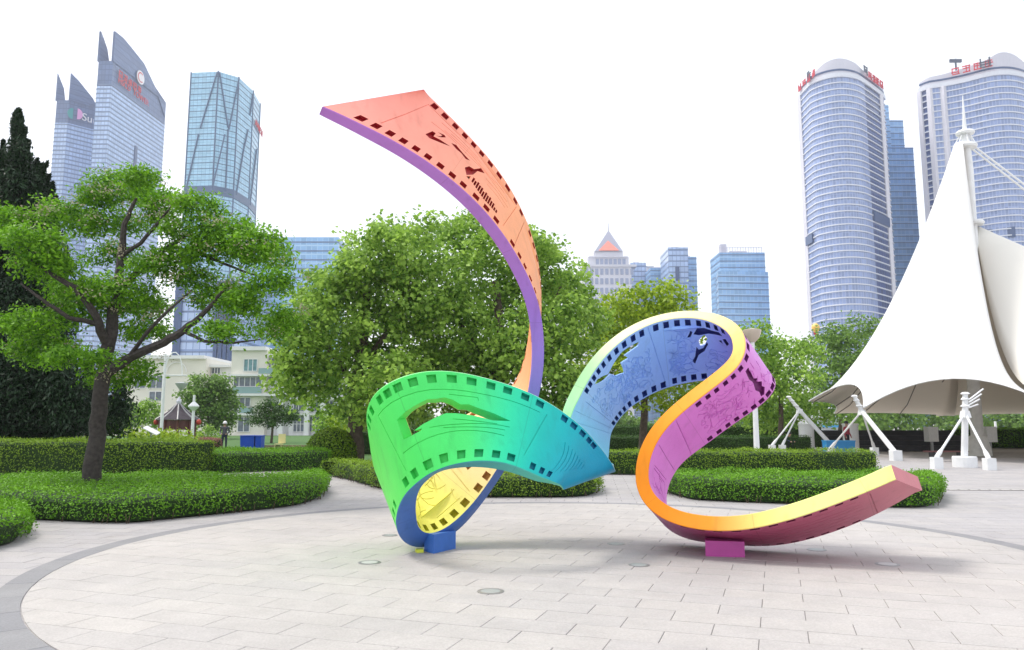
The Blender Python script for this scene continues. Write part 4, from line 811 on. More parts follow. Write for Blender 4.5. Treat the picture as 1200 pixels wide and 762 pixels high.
apex = at(1127, 168, 39.8); T1c = at(948, 470, 44.5); T2c = at(1012, 478, 37.5)
far1 = Vector((22.5, 54, 2.35)); far2 = Vector((32, 56, 2.2)); T4c = at(1212, 464, 28.8)
o, V, n, nc = sail('membrane', apex, 0.35, [far2, far1, T1c, T2c, T4c], [M['membrane'], M['lining']], canopy, 1.75, scallop=[0.1, 0.2, 1.05, 1.05], inward=0.9, lastsag=2.2)
for c in list(range(7, nc, 7)):
    MB().tube([Vector(V[c * n + j]) + (Vector((apex.x, apex.y, V[c * n + j][2])) - Vector(V[c * n + j])).normalized() * 0.16 + Vector((0, 0, -0.12)) for j in range(0, n - 4, 3)], 0.03, 5).build('seam', M['seam'], canopy)
MB().tube([V[c * n] for c in range(nc)], 0.035, 6).build('edge_cable', M['steel'], canopy)
ap2 = at(1140, 268, 40.6)
sail('membrane', ap2, 0.4, [at(1226, 462, 30.2), Vector((37, 27, 2.6)), Vector((44, 38, 2.5)), Vector((42, 54, 2.3)), Vector((31, 56.5, 2.2))], [M['membrane2'], M['lining']], canopy, 1.45, scallop=[0.9, 0.9, 0.2, 0.1], inward=1.0, firstsag=2.0)
top = at(1128, 112, 40.0)
MB().tube([Vector((MAST.x, 40, 0.9)), Vector((MAST.x, 40, 5.0))], [0.31, 0.29], 14).build('mast_base', M['concrete'], canopy, True)
MB().tube([Vector((MAST.x, 40, 4.9)), at(1143, 330, 40), at(1135, 200, 40), at(1131, 158, 40)], [0.27, 0.26, 0.24, 0.2], 14).build('mast', M['steel'], canopy, True)
MB().tube([at(1131, 160, 40), at(1129.5, 135, 40), top], [0.13, 0.07, 0.02], 8).build('finial', M['steel'], canopy, True)
for py, r in ((172, 0.55), (156, 0.42), (262, 0.55)):
    c = at(1131 if py < 200 else 1139, py, 40); MB().lathe((c.x, c.y, c.z - 0.1), [(r, 0), (r + .05, .1), (r, .2)], 20).build('mast_ring', M['steel'], canopy)
for k in range(7):
    a = 2 * math.pi * k / 7; c = at(1131, 172, 40); d = at(1130, 148, 40); MB().tube([c + Vector((math.cos(a) * .55, math.sin(a) * .55, 0)), d], 0.035, 5).build('strut', M['steel'], canopy)
hd = at(1133, 165, 40)
for k in (0, 1): MB().tube([hd + Vector((0, 0, -0.25 * k)), hd + Vector((14, 4, -8.2 - 0.5 * k))], 0.05, 6).build('stay_cable', M['steel'], canopy)
MB().lathe((MAST.x, 40, 0), [(0.62, -0.02), (0.58, 0.35), (0.42, 0.95), (0.33, 1.0)], 20).build('plinth', M['concrete'], canopy, True)
# the three tripods that hold its edge
def tripod(label, node, feet_main, feet_side, top_, drum):
    node = Vector(node); t = thing('tripod_anchor', (feet_main.x, feet_main.y, 0), label, 'tripod', 'canopy anchor tripods')
    fm = feet_main + Vector((0, 0, 0.33)); MB().tube([fm, node, Vector(top_)], [0.12, 0.11, 0.09], 12).build('main_strut', M['steel'], t, True)
    for k, z in ((0.35, 0.13), (0.7, 0.11), (0.98, 0.12)):
        q = node.lerp(Vector(top_), k); MB().lathe((q.x, q.y, q.z - 0.04), [(0.09, 0), (z + 0.05, 0.03), (0.09, 0.1)], 10).build('collar', M['steel'], t)
    MB().box((node.x, node.y, node.z - 0.05), (0.36, 0.24, 0.26), 0.4, 0.75).build('gusset', M['steel'], t)
    for f in feet_side:
        g = f + Vector((0, 0, 0.38)); MB().tube([g, g.lerp(node, 0.12), g.lerp(node, 0.2), node], [0.08, 0.08, 0.045, 0.045], 8).build('brace', M['steel'], t, True)
        MB().box((f.x, f.y, 0.2), (0.32, 0.32, 0.42)).build('footing', M['steel'], t)
    if drum: MB().lathe((feet_main.x, feet_main.y, 0), [(0.42, -0.01), (0.42, 0.36), (0.40, 0.40)], 20).build('footing', M['steel'], t)
    else: MB().box((feet_main.x, feet_main.y, 0.22), (0.40, 0.40, 0.46)).build('footing', M['steel'], t)
    return t
t3 = tripod('upright white tripod on a round footing in front of the mast', at(1131, 484, 29.0), gnd(1131, 547.5), [gnd(1098, 549.5), gnd(1160, 551)], at(1131, 461, 29.0), True)
for k in range(4):
    a = at(1135, 478 - 3 * k, 29.1); MB().tube([a, at(1146 + 2 * k, 474 - 6 * k, 29.6)], 0.03, 5).build('tie_rod', M['steel'], t3)
tripod('leaning white tripod at the middle corner of the canopy edge', at(1010, 482, 37.6), gnd(1050, 540), [gnd(974, 534), gnd(1025, 534)], at(1001, 464, 37.6), False)
tripod('leaning white tripod farthest from the plaza', at(937, 481, 44.6), gnd(976, 530), [gnd(905, 530), gnd(917, 530)], at(924, 465, 44.6), False)
# white round columns, some standing on the dark stage
M['column'] = plain('white_mosaic', (0.80, 0.80, 0.80, 1), 0.6, 0.06, 20)
for px, y0, y1, Y, lab in ((946, 497, 529, 47, 'white round column beside the farthest tripod'), (998, 497, 530, 46, 'white round column behind the middle tripod')):
    a = at(px, y1, Y); b = at(px, y0, Y); t = thing('round_column', (a.x, Y, 0), lab, 'column', 'white columns under the canopy')
    MB().lathe((a.x, Y, 0), [(0.50, -0.02), (0.50, 0.08), (0.44, 0.1), (0.44, b.z)], 18).build('shaft', M['column'], t, True)
    MB().lathe((a.x, Y, b.z), [(0.47, -0.08), (0.48, 0), (0.40, 0.04)], 18).build('cap', M['column'], t)
stg = thing('dark_stage', (22, 47, 0), 'low dark stage with stepped tiers under the canopy', 'stage')
M['stage'] = plain('dark_stage_board', (0.022, 0.022, 0.028, 1), 0.6, 0.3, 3)
for k in range(4): MB().box((23.5, 46.5 + 0.7 * k, 0.15 + 0.15 * k), (8.6 - 0.2 * k, 0.68, 0.32 + 0.30 * k)).build('tier', M['stage'], stg)
for px, Y, lab in ((1091, 45.6, 'white box lamp in front of the dark stage'), (1159, 43.5, 'white box lamp beside the mast column')):
    c = at(px, 507, Y); t = thing('box_lamp', (c.x, Y, 0), lab, 'lamp', 'white box lamps under the canopy')
    MB().box((c.x, Y, c.z - 0.1), (0.56, 0.56, 0.86)).build('lamp_box', M['column'], t)
    MB().tube([(c.x, Y, 0), (c.x, Y, c.z - 0.5)], 0.09, 8).build('post', M['lamp_rim'], t)
bn = thing('bench', gnd(1115, 541), 'dark red slatted bench behind the upright tripod', 'bench'); b0 = gnd(1112, 541)
for k in range(4): MB().box((b0.x, b0.y + 0.12 * k, 0.42), (1.75, 0.09, 0.045)).build('slat', plain('dark_red_timber', (0.11, 0.035, 0.035, 1), 0.6, 0.2, 5), bn)
for s in (-1, 1):
    MB().box((b0.x + s * 0.6, b0.y + 0.18, 0.2), (0.08, 0.42, 0.40)).build('leg', M['stage'], bn)
t = thing('blue_bin', gnd(990, 531), 'light blue tub between the tripods under the canopy', 'bin'); c = gnd(986, 531.5)
MB().box((c.x, c.y + 0.3, 0.33), (1.5, 0.6, 0.66), 0, 1.05).build('tub', plain('light_blue_plastic', lin(40, 130, 190), 0.5, 0.05, 4), t)
MB().box((c.x, c.y + 0.3, 0.675), (1.62, 0.68, 0.05)).build('rim', plain('light_blue_rim', lin(60, 145, 200), 0.5), t)

# ================================================================== skyline
def ngon_wall(m, plan, z0, z1, closed=True, u0=0.0):
    """upright walls with UV in metres; z1 may be one height or one per plan point"""
    n = len(plan); u = u0
    zt = z1 if isinstance(z1, (list, tuple)) else [z1] * n
    for i in range(n if closed else n - 1):
        a, b = plan[i], plan[(i + 1) % n]; l = math.hypot(b[0] - a[0], b[1] - a[1]); za, zb = zt[i], zt[(i + 1) % n]
        m.add([(a[0], a[1], z0), (b[0], b[1], z0), (b[0], b[1], zb), (a[0], a[1], za)], [(0, 1, 2, 3)], [[(u, z0), (u + l, z0), (u + l, zb), (u, za)]]); u += l
def roof(m, plan, z): m.add([(p[0], p[1], z) for p in plan], [tuple(range(len(plan)))], [[(0, 0)] * len(plan)])
def bands(parent, plan, zs, h, mat, proud=0.35, name='floor_band', idx=None):
    """one slim ring for each storey, set proud of the glass"""
    n = len(plan); c = Vector((sum(p[0] for p in plan) / n, sum(p[1] for p in plan) / n)); base = None
    P = [Vector((p[0], p[1])) for p in plan]; off = []
    for i in range(n):
        e0 = (P[i] - P[i - 1]).normalized(); e1 = (P[(i + 1) % n] - P[i]).normalized(); nn = Vector((e0.y + e1.y, -e0.x - e1.x)).normalized()
        off.append(P[i] + nn * proud * (1 if nn.dot(P[i] - c) > 0 else -1))
    sel = idx if idx is not None else list(range(n)) + [0]
    m = MB()
    for a, b in zip(sel[:-1], sel[1:]):
        p, q, p2, q2 = off[a], off[b], P[a], P[b]
        m.add([(p.x, p.y, 0), (q.x, q.y, 0), (q.x, q.y, h), (p.x, p.y, h), (p2.x, p2.y, h), (q2.x, q2.y, h), (p2.x, p2.y, 0), (q2.x, q2.y, 0)], [(0, 1, 2, 3), (3, 2, 5, 4), (6, 7, 1, 0)])
    me = m.mesh(name); me.materials.append(mat)
    for z in zs:
        o = bpy.data.objects.new(name, me); col.objects.link(o); o.parent = parent; o.matrix_parent_inverse = mat_world(parent).inverted(); o.location = (0, 0, z)
def back(plan, d):                              # close an open front outline with a back wall
    a, b = Vector(plan[0][:2]), Vector(plan[-1][:2]); f = (a + b).normalized() * d; e = (b - a) * 0.06
    return [(p[0], p[1]) for p in plan] + [tuple(b + f - e), tuple(a + f + e)]
M['band_w'] = plain('white_spandrel', (0.66, 0.69, 0.76, 1), 0.5); M['band_b'] = plain('blue_grey_spandrel', (0.15, 0.21, 0.34, 1), 0.4)
M['crown_dk'] = facade('dark_blue_screen', lin(88, 110, 150), lin(64, 86, 126), 2.6, 4.0, 0.10, 0.14, 0.3)
M['glass_bl'] = facade('pale_blue_curtain_wall', lin(174, 196, 228), lin(126, 150, 192), 2.4, 3.4, 0.12, 0.16, 0.15)
M['glass_aq'] = facade('aqua_curtain_wall', lin(156, 200, 224), lin(112, 158, 190), 2.4, 3.5, 0.08, 0.05, 0.12, 0.10)
M['glass_gr'] = facade('grey_blue_ribbon_window', lin(134, 152, 194), lin(164, 178, 210), 1.5, 3.2, 0.22, 0.04, 0.2, 0.16)
M['glass_dk'] = facade('dark_blue_window', lin(58, 78, 126), lin(96, 114, 156), 3.0, 3.2, 0.12, 0.2, 0.2, 0.25)
M['glass_sk'] = facade('sky_blue_curtain_wall', lin(138, 180, 220), lin(164, 200, 230), 2.2, 3.6, 0.10, 0.16, 0.15, 0.12)
M['stone_w'] = plain('pale_stone', (0.66, 0.66, 0.72, 1), 0.7, 0.04, 0.05); M['stone_l'] = plain('lilac_grey_panel', (0.58, 0.58, 0.66, 1), 0.6, 0.04, 0.05)
M['sign_red'] = plain('red_sign', lin(206, 40, 66), 0.5); M['sign_white'] = plain('white_sign', (0.8, 0.78, 0.8, 1), 0.5); M['sign_dark'] = plain('dark_sign', lin(70, 80, 100), 0.5)
M['mull'] = plain('dark_mullion', lin(70, 96, 130), 0.4)
def glyph_row(parent, p, ux, uz, out, n, size, gap, mat, seed=1, name='sign_character'):
    """a row of square characters built of strokes, standing off the wall"""
    rr = random.Random(seed); p = Vector(p); ux = Vector(ux).normalized(); uz = Vector(uz); out = Vector(out).normalized() * 0.25
    for k in range(n):
        m = MB(); o = p + ux * (k * (size + gap))
        def bar(x0, y0, x1, y1):
            q = [o + ux * (x * size) + uz * (y * size) for x, y in ((x0, y0), (x1, y0), (x1, y1), (x0, y1))]
            m.add([a + out for a in q] + [a - out * 0.6 for a in q], [(0, 1, 2, 3), (7, 6, 5, 4), (0, 4, 5, 1), (1, 5, 6, 2), (2, 6, 7, 3), (3, 7, 4, 0)])
        for y in sorted(rr.sample([0.05, 0.3, 0.52, 0.8], 3)): bar(0.04 + 0.1 * rr.random(), y, 0.96 - 0.1 * rr.random(), y + 0.12)
        for x in sorted(rr.sample([0.08, 0.42, 0.76], 2)): bar(x, 0.05 + 0.2 * rr.random(), x + 0.12, 0.95)
        m.build(name, mat, parent)
def text_sign(parent, s, p, ux, size, mat, name='sign_lettering'):
    cu = bpy.data.curves.new(name, 'FONT'); cu.body = s; cu.size = size; cu.extrude = 0.15
    tmp = bpy.data.objects.new(name, cu); col.objects.link(tmp); dg = bpy.context.evaluated_depsgraph_get(); me = bpy.data.meshes.new_from_object(tmp.evaluated_get(dg)); bpy.data.objects.remove(tmp)
    from mathutils import Matrix
    ux = Vector(ux).normalized(); uz = Vector((0, 0, 1)); uy = uz.cross(ux) * -1; mt = Matrix((ux, uz, ux.cross(uz))).transposed().to_4x4(); mt.translation = Vector(p); me.transform(mt); me.materials.clear()
    return link(name, me, parent, mat)

# --- twin blade towers
def blade_tower(label, D, pxl, pxr, yb, far, yroof, fin_r, fin_l, sign):
    fl = at(pxl, yb, D); fr = at(pxr, yb, D); Zb = fr.z; fe = gnd(far[0], far[1], Zb); dv = Vector((fe.x - fr.x, fe.y - fr.y, 0))
    t = thing('office_tower', (fr.x, fr.y, 0), label, 'tower', 'twin blade topped towers'); Zr = at(pxr, yroof, D).z
    bl = fl + dv; ch = fl + Vector((-10, 22, 0)); plan = [(fl.x, fl.y), (fr.x, fr.y), (fe.x, fe.y), (bl.x - 10, bl.y), (ch.x, ch.y)]
    m = MB(); ngon_wall(m, plan, 0, Zb); m.build('curtain_wall', M['glass_bl'], t)
    m = MB(); ngon_wall(m, plan, Zb, Zr); roof(m, plan, Zr); m.build('crown_wall', M['crown_dk'], t)
    bands(t, plan, np.arange(30, Zb + 1, 3.4), 0.7, M['band_b'], 0.3)
    for fin, p0 in ((fin_r, fr), (fin_l, fl)):
        d = dv.normalized(); side = Vector((d.y, -d.x, 0)) * (0.7 if p0 is fr else -0.7); P = []
        for q in fin: P.append(on_wall(q[0], q[1], p0, p0 + dv))
        low = [Vector((p.x, p.y, Zr - 0.5)) for p in P]; m = MB(); nP = len(P)
        for i in range(nP - 1):
            a, b, c_, d_ = low[i], low[i + 1], P[i + 1], P[i]
            for k, s in ((1, side), (-1, -side)):
                q = [a + s, b + s, c_ + s, d_ + s]; uv = [((x - p0).length, x.z) for x in q]; m.add(q, [(0, 1, 2, 3) if k > 0 else (3, 2, 1, 0)], [uv if k > 0 else uv[::-1]])
            q = [d_ + side, c_ + side, c_ - side, d_ - side]; m.add(q, [(0, 1, 2, 3)], [[(0, 0)] * 4])
        q = [low[0] + side, P[0] + side, P[0] - side, low[0] - side]; m.add(q, [(0, 1, 2, 3)], [[(0, 0)] * 4])
        m.build('blade', M['crown_dk'], t)
    # dark slot in the long facade
    s0 = on_wall(pxr + 0.45 * (far[0] - pxr), yb + 75, fr, fe); d = dv.normalized(); nn = Vector((d.y, -d.x, 0))
    MB().box((s0.x + nn.x * .4, s0.y + nn.y * .4, s0.z - 14), (0.6, 3.0, 34), math.atan2(-d.x, d.y)).build('dark_slot', M['crown_dk'], t)
    if sign: sign(t, fr, fe, dv.normalized(), nn)
    return t
def sign_tall(t, fr, fe, d, nn):
    p = on_wall(137, 90, fr, fe) + nn * 1.2; q = on_wall(172, 97, fr, fe); u = (q - p); u.z = 0
    p = on_wall(137, 89.5, fr, fe) + nn * 1.2; glyph_row(t, p, u, (0, 0, 1), nn, 5, 5.4, 1.0, M['sign_red'], 4)
    p = on_wall(136.5, 96.5, fr, fe) + nn * 1.2; text_sign(t, 'HSCD  TOWER', p, u, 6.3, M['sign_red'])
    c = on_wall(162.5, 91, fr, fe) + nn * 1.6; k = MB(); ux = d; n_ = 24
    k.add([c + (ux * math.cos(a) + Vector((0, 0, 1)) * math.sin(a)) * 5.2 for a in np.linspace(0, 2 * math.pi, n_, endpoint=False)], [tuple(range(n_))]); k.build('sign_disc', M['sign_white'], t)
    k = MB()
    for i in range(18):
        a0, a1 = 0.9 + i * 0.25, 0.9 + (i + 1) * 0.25
        k.add([c + nn * .3 + (ux * math.cos(a) + Vector((0, 0, 1)) * math.sin(a)) * r for a, r in ((a0, 3.9), (a1, 3.9), (a1, 3.1), (a0, 3.1))], [(0, 1, 2, 3)])
    k.build('sign_emblem', M['sign_red'], t)
def sign_low(t, fr, fe, d, nn):
    p = on_wall(95, 141, fr, fe) + nn * 1.2; q = on_wall(108, 143, fr, fe); u = q - p; u.z = 0; text_sign(t, 'Sun', p, u, 8.5, M['sign_white'])
    for px, mt, s in ((85, 'teal', 1), (90, 'pink', -1)):
        c = on_wall(px, 134, fr, fe) + nn * 1.2; k = MB(); A = np.linspace(0.5 * math.pi * (2 - s), 0.5 * math.pi * (2 - s) + math.pi, 10)
        k.add([c + (d * math.cos(a) * 0.9 + Vector((0, 0, 1)) * math.sin(a)) * 4.4 for a in A], [tuple(range(10))]); k.build('sign_emblem', plain(mt + '_sign', lin(20, 150, 150) if s > 0 else lin(230, 160, 210), 0.5), t)
blade_tower('taller blade topped blue tower with red lettering', 520, 113.5, 130.5, 101, (193, 147), 71.5, [(134, 36.8), (144, 45), (153, 55.7), (168, 74.6), (181, 102), (192.5, 137.6)], [(117.5, 36.8), (121, 46), (125, 58), (127, 72)], sign_tall)
blade_tower('lower blade topped blue tower with white lettering', 560, 64.5, 79, 144, (112, 152.5), 117.5, [(83, 86), (92, 95), (100, 105), (108.5, 115.5), (111.8, 122)], [(67.5, 86), (71, 95), (74.7, 104), (76, 117)], sign_low)
# --- faceted glass tower
Zt = at(256, 84, 430).z; cor = [gnd(224, 85.5, Zt), gnd(256, 84, Zt), gnd(280, 91, Zt), gnd(297, 107, Zt), gnd(305, 122, Zt)]
t = thing('glass_tower', (cor[1].x, cor[1].y, 0), 'faceted aqua glass tower with diagonal mullions and red sign', 'tower'); plan = back([(p.x, p.y) for p in cor], 45)
m = MB(); ngon_wall(m, plan, 0, Zt); roof(m, plan, Zt); m.build('curtain_wall', M['glass_aq'], t)
zb = on_wall(240, 228, cor[0], cor[1]).z
bands(t, plan, [z for z in np.arange(40, Zt, 3.5)], 0.35, M['mull'], 0.2)
bands(t, plan, [zb], 5.0, M['mull'], 0.5, 'dark_belt')
def mull(q, i, w_=0.9):
    P = [on_wall(x, y, cor[i], cor[i + 1]) for x, y in q]; d = (cor[i + 1] - cor[i]); nn = Vector((d.y, -d.x, 0)).normalized() * 0.5
    MB().tube([p + nn for p in P], w_ / 2, 4).build('diagonal_mullion', M['mull'], t)
for q, i in (([(255, 85), (235, 151)], 0), ([(233, 158), (219, 220)], 0), ([(264, 158), (250, 218)], 0), ([(257, 85), (267, 150)], 1), ([(280, 92), (268, 152)], 1), ([(267, 152), (264, 225)], 1), ([(286, 168), (276, 228)], 2), ([(296, 110), (292, 135)], 2), ([(290, 152), (286, 170)], 2), ([(300, 175), (292, 240)], 3)):
    mull(q, i)
for i in range(5):
    p = cor[i]; MB().tube([(p.x, p.y, 20), (p.x, p.y, Zt + 0.4)], 0.45, 6).build('corner_mullion', M['mull'], t)
p = on_wall(298.5, 136, cor[3], cor[4]); d = cor[4] - cor[3]; d.z = 0; nn = Vector((d.y, -d.x, 0)).normalized()
p = on_wall(297.3, 147.5, cor[3], cor[4]) + nn * 1.0; glyph_row(t, p, d, (0, 0, 1), nn, 4, 4.6, 0.6, M['sign_red'], 12)
# --- other glass blocks
def block(name, label, px0, px1, ytop, D, depth, mat, side_px=None, step=3.6, bandmat='band_b', group=None, bh=0.5, zmin=5):
    a, b = at(px0, ytop, D), at(px1, ytop, D); plan = [(a.x, D), (b.x, D), (b.x, D + depth), (a.x, D + depth)]
    if side_px is not None: plan[2] = (gnd(side_px[0], side_px[1], a.z).x, gnd(side_px[0], side_px[1], a.z).y); plan[3] = (plan[2][0] - (b.x - a.x), plan[2][1])
    t = thing(name, ((a.x + b.x) / 2, D, 0), label, 'building', group); m = MB(); ngon_wall(m, plan, 0, a.z); m.build('curtain_wall', mat, t)
    m = MB(); roof(m, plan, a.z); m.build('roof', M['stone_l'], t)
    bands(t, plan, np.arange(zmin, a.z, step), bh, M[bandmat], 0.2); MB().box(((a.x + b.x) / 2, D + depth * 0.5, a.z + 1.2), ((b.x - a.x) * 0.4, depth * 0.3, 2.4)).build('plant_room', M['stone_l'], t)
    return t, a, b, plan
block('glass_block', 'blue glass slab block rising behind the pagoda tree', 288, 397, 278, 300, 30, M['glass_sk'], (406, 287))
t, a, b, pl = block('glass_block', 'pale podium tower base with dark vertical strips', 206, 286, 330, 270, 30, M['glass_bl'])
for px in (209, 213, 256, 262, 267, 273): q = at(px, 330, 269.4); MB().box((q.x, 269.4, q.z / 2), (1.2, 0.8, q.z)).build('dark_strip', M['crown_dk'], t)
t, a, b, pl = block('glass_block', 'wide sky blue glass block with roof railing', 843, 896, 296, 420, 20, M['glass_sk'])
a2, b2 = at(841, 318, 416), at(900, 318, 418); m = MB(); wp = [(a2.x, 416), (b2.x, 418), (b2.x + 4, 434), (a2.x + 3, 434)]; ngon_wall(m, wp, 0, a2.z); roof(m, wp, a2.z); m.build('lower_wing', M['glass_sk'], t); bands(t, wp, np.arange(10, a2.z, 3.6), 0.5, M['band_b'], 0.2)
q = at(847, 292, 425); MB().box((q.x, 425, q.z), (3.5, 3, 5)).build('roof_box', M['stone_l'], t)
for k in range(17):
    q = at(843 + k * 3.1, 296, 421); MB().box((q.x, 421, q.z + 1.6), (0.3, 0.3, 3.2)).build('rail_post', M['stone_l'], t)
q0, q1 = at(843, 290, 421), at(893, 290, 421); MB().box(((q0.x + q1.x) / 2, 421, a.z + 3.0), (q1.x - q0.x, 0.25, 0.25)).build('rail', M['stone_l'], t)
# pyramid-topped stone tower
D = 480; t = thing('pyramid_tower', (at(715, 400, D).x, D, 0), 'white gridded tower with pink and grey pyramid roof', 'tower')
def slab(px0, px1, y0, y1, D_, dep, nme, mat, par): a, b = at(px0, y0, D_), at(px1, y1, D_); return MB().box(((a.x + b.x) / 2, D_ + dep / 2, (a.z + b.z) / 2), (b.x - a.x, dep, a.z - b.z)).build(nme, mat, par)
slab(684, 744, 311, 520, D, 34, 'wall', M['stone_w'], t); slab(689, 737, 301, 312, D + 3, 28, 'upper_storey', M['stone_w'], t); slab(696, 730, 294.5, 302, D + 6, 20, 'drum', M['stone_w'], t); slab(682, 746, 310, 312.5, D - 1, 36, 'cornice', M['stone_w'], t); slab(690, 736, 300.3, 301.6, D + 2, 30, 'cornice', M['stone_w'], t)
wv = MB().box((0, 0, 0), (1.9, 0.5, 3.8)).mesh('window'); wv.materials.append(plain('grey_window', lin(150, 160, 186), 0.2))
def window(par, px, py, Y, me=wv, name='window'):
    q = at(px, py, Y); o = bpy.data.objects.new(name, me); col.objects.link(o); o.parent = par; o.matrix_parent_inverse = mat_world(par).inverted(); o.location = q; return o
for r in range(7):
    for c in range(10): window(t, 687.5 + c * 5.9, 318.5 + r * 11.2, D - 0.1)
for c in range(7): window(t, 700 + c * 5.2, 307, D + 2.9)
ap = at(713, 270, D + 16); e = [at(697, 294.5, D + 5), at(730, 294.5, D + 5)]; zt_ = e[0].z; x0, x1 = e[0].x, e[1].x; ys = (D + 5, D + 27)
m = MB(); m.add([(x0, ys[0], zt_), (x1, ys[0], zt_), (x1, ys[1], zt_), (x0, ys[1], zt_), ap], [(0, 1, 4), (1, 2, 4), (2, 3, 4), (3, 0, 4)]); m.build('roof', plain('grey_roof', lin(158, 160, 178), 0.5), t)
mid = at(713, 281, D + 8); m = MB(); m.add([(x0 + 2.4, ys[0] - 0.3, zt_ + 0.4), (x1 - 2.4, ys[0] - 0.3, zt_ + 0.4), (mid.x, ys[0] + 5.2, mid.z)], [(0, 1, 2)]); m.build('roof_panel', plain('pink_roof', lin(236, 140, 124), 0.5), t)
MB().tube([ap - Vector((0, 0, 1)), at(713, 260, D + 16)], [0.5, 0.1], 6).build('spire', M['stone_l'], t)
for px0, px1, yt, D_, mt, lab in ((739, 757, 308, 520, 'glass_bl', 'pale blue ribbed block beside the pyramid tower'), (757, 766, 313, 540, 'stone_w', 'narrow pale block behind the yellow green tree'), (762, 785, 314, 500, 'glass_sk', 'low blue glass block between two towers'), (783, 806, 290, 470, 'glass_bl', 'slim pale tower with a dark arched slot'), (805, 816, 301, 480, 'glass_sk', 'narrow sky blue tower edge beside the slim pale tower')):
    t, a, b, pl = block('city_block', lab, px0, px1, yt, D_, 26, M[mt])
    if px0 == 783:
        q = at(794, 321, D_ - 0.4); MB().box((q.x, q.y, q.z), (2.4, 0.8, 9)).build('dark_slot', M['crown_dk'], t)
# --- right towers with curved ribbon facades
def ribbon_tower(label, roofpts, parapet, dome, Zg, floor, dark_idx, sgn, cols):
    SUB = 4; P0 = np.array([tuple(gnd(x, y, Zg)) + (h,) for (x, y), h in zip(roofpts, parapet)]); Pd = catmull(P0, SUB); P = [Vector(q[:3]) for q in Pd]; parapet = [q[3] for q in Pd]; c = P[len(P) // 2]; dark_idx = [k for i in dark_idx for k in range(i * SUB, (i + 1) * SUB)]; dome = [(a * SUB, b * SUB, c_, d_) for a, b, c_, d_ in dome]; cols = [i * SUB for i in cols]; KP = P[::SUB]; t = thing('office_tower', (c.x, c.y, 0), label, 'tower', 'curved ribbon window towers'); plan = back([(p.x, p.y) for p in P], 40)
    m = MB(); u_ = 0.0
    for i in range(len(plan)):
        m.m = 1 if i in dark_idx else 0; a, b = plan[i], plan[(i + 1) % len(plan)]; l = math.hypot(b[0] - a[0], b[1] - a[1]); u = u_
        u_ += l
        m.add([(a[0], a[1], 0), (b[0], b[1], 0), (b[0], b[1], Zg), (a[0], a[1], Zg)], [(0, 1, 2, 3)], [[(u, 0), (u + l, 0), (u + l, Zg), (u, Zg)]])
    m.build('curtain_wall', [M['glass_gr'], M['glass_dk']], t)
    idx = list(range(len(P))); bands(t, plan, np.arange(Zg % floor + floor * 2, Zg - 1, floor), 0.55, M['band_w'], 0.45, idx=idx)
    H = [on_wall(x, y, (p.x, p.y), (p.x + p.y, p.y - p.x)).z for (x, y), p in zip(parapet, P)] if False else [Zg + (yy) for yy in parapet]
    m = MB(); ngon_wall(m, [(p.x, p.y) for p in P], Zg, H, False)
    bk = [(p.x * 1.012, p.y * 1.012) for p in P]; ngon_wall(m, bk[::-1], Zg, H[::-1], False)
    for i in range(len(P) - 1): m.add([(P[i].x, P[i].y, H[i]), (P[i + 1].x, P[i + 1].y, H[i + 1]), (bk[i + 1][0], bk[i + 1][1], H[i + 1]), (bk[i][0], bk[i][1], H[i])], [(0, 1, 2, 3)], [[(0, 0)] * 4])
    roof(m, plan, Zg); m.build('parapet', M['stone_l'], t)
    bands(t, plan, [Zg - 0.3], 2.2, M['band_w'], 0.8, 'cornice', idx)
    bands(t, plan, [Zg + 3.2], 0.9, M['crown_dk'], 0.25, 'dark_band', idx)  # dark band set slightly proud round the parapet
    for i0, i1, z0, z1 in dome:                      # dark recessed storey strips
        zz = (z0 + z1) / 2; a, b = P[i0], P[i1]; d = b - a; d.z = 0; mid = (a + b) / 2; nn = Vector((d.y, -d.x, 0)).normalized()
        MB().box((mid.x + nn.x * .7, mid.y + nn.y * .7, zz), (d.length, 0.8, z1 - z0), math.atan2(d.y, d.x)).build('dark_strip', M['crown_dk'], t)
    for i in cols:
        p = P[i]; MB().box((p.x, p.y, Zg / 2), (2.2, 2.2, Zg), 0.4).build('corner_pier', M['stone_w'], t)
    sgn(t, KP); return t
def s1(t, P):
    a, b = P[6], P[7]; d = b - a; d.z = 0; nn = Vector((d.y, -d.x, 0)).normalized(); p = a.lerp(b, 0.08) + nn * 1.6 + Vector((0, 0, 2.8)); glyph_row(t, p, d, (0, 0, 1), nn, 4, 4.2, 0.6, M['sign_red'], 21)
    p = a + nn * 1.6 + Vector((0, 0, 3.5)) - d.normalized() * 4; glyph_row(t, p, d, (0, 0, 1), nn, 1, 5.0, 0, M['sign_dark'], 5, 'sign_emblem')
    a, b = P[0], P[2]; d = b - a; d.z = 0; nn = Vector((d.y, -d.x, 0)).normalized(); p = a + d * 0.12 + nn * 1.6 + Vector((0, 0, 1.2)); glyph_row(t, p, d, (0, 0, 1), nn, 4, 3.8, 1.6, M['sign_red'], 22)
    p = a + d * 0.86 + nn * 1.6 + Vector((0, 0, 2.4)); glyph_row(t, p, d, (0, 0, 1), nn, 1, 4.6, 0, M['sign_dark'], 6, 'sign_emblem')
Zg1 = at(985.6, 90, 360).z
ribbon_tower('curved ribbon window tower joined by stepped blue glass towers', [(937.7, 113), (945, 105), (952, 98.5), (968, 92.5), (985.6, 90), (1002, 92.5), (1013, 98.5), (1031, 111.5), (1036, 117)], [3.6, 4, 4.6, 8.4, 9.6, 8.6, 7.0, 7.4, 7.6], [(0, 1, Zg1 - 80, Zg1 - 75.5), (6, 7, Zg1 - 71, Zg1 - 66)], Zg1, 3.25, (6,), s1, (0, 7))
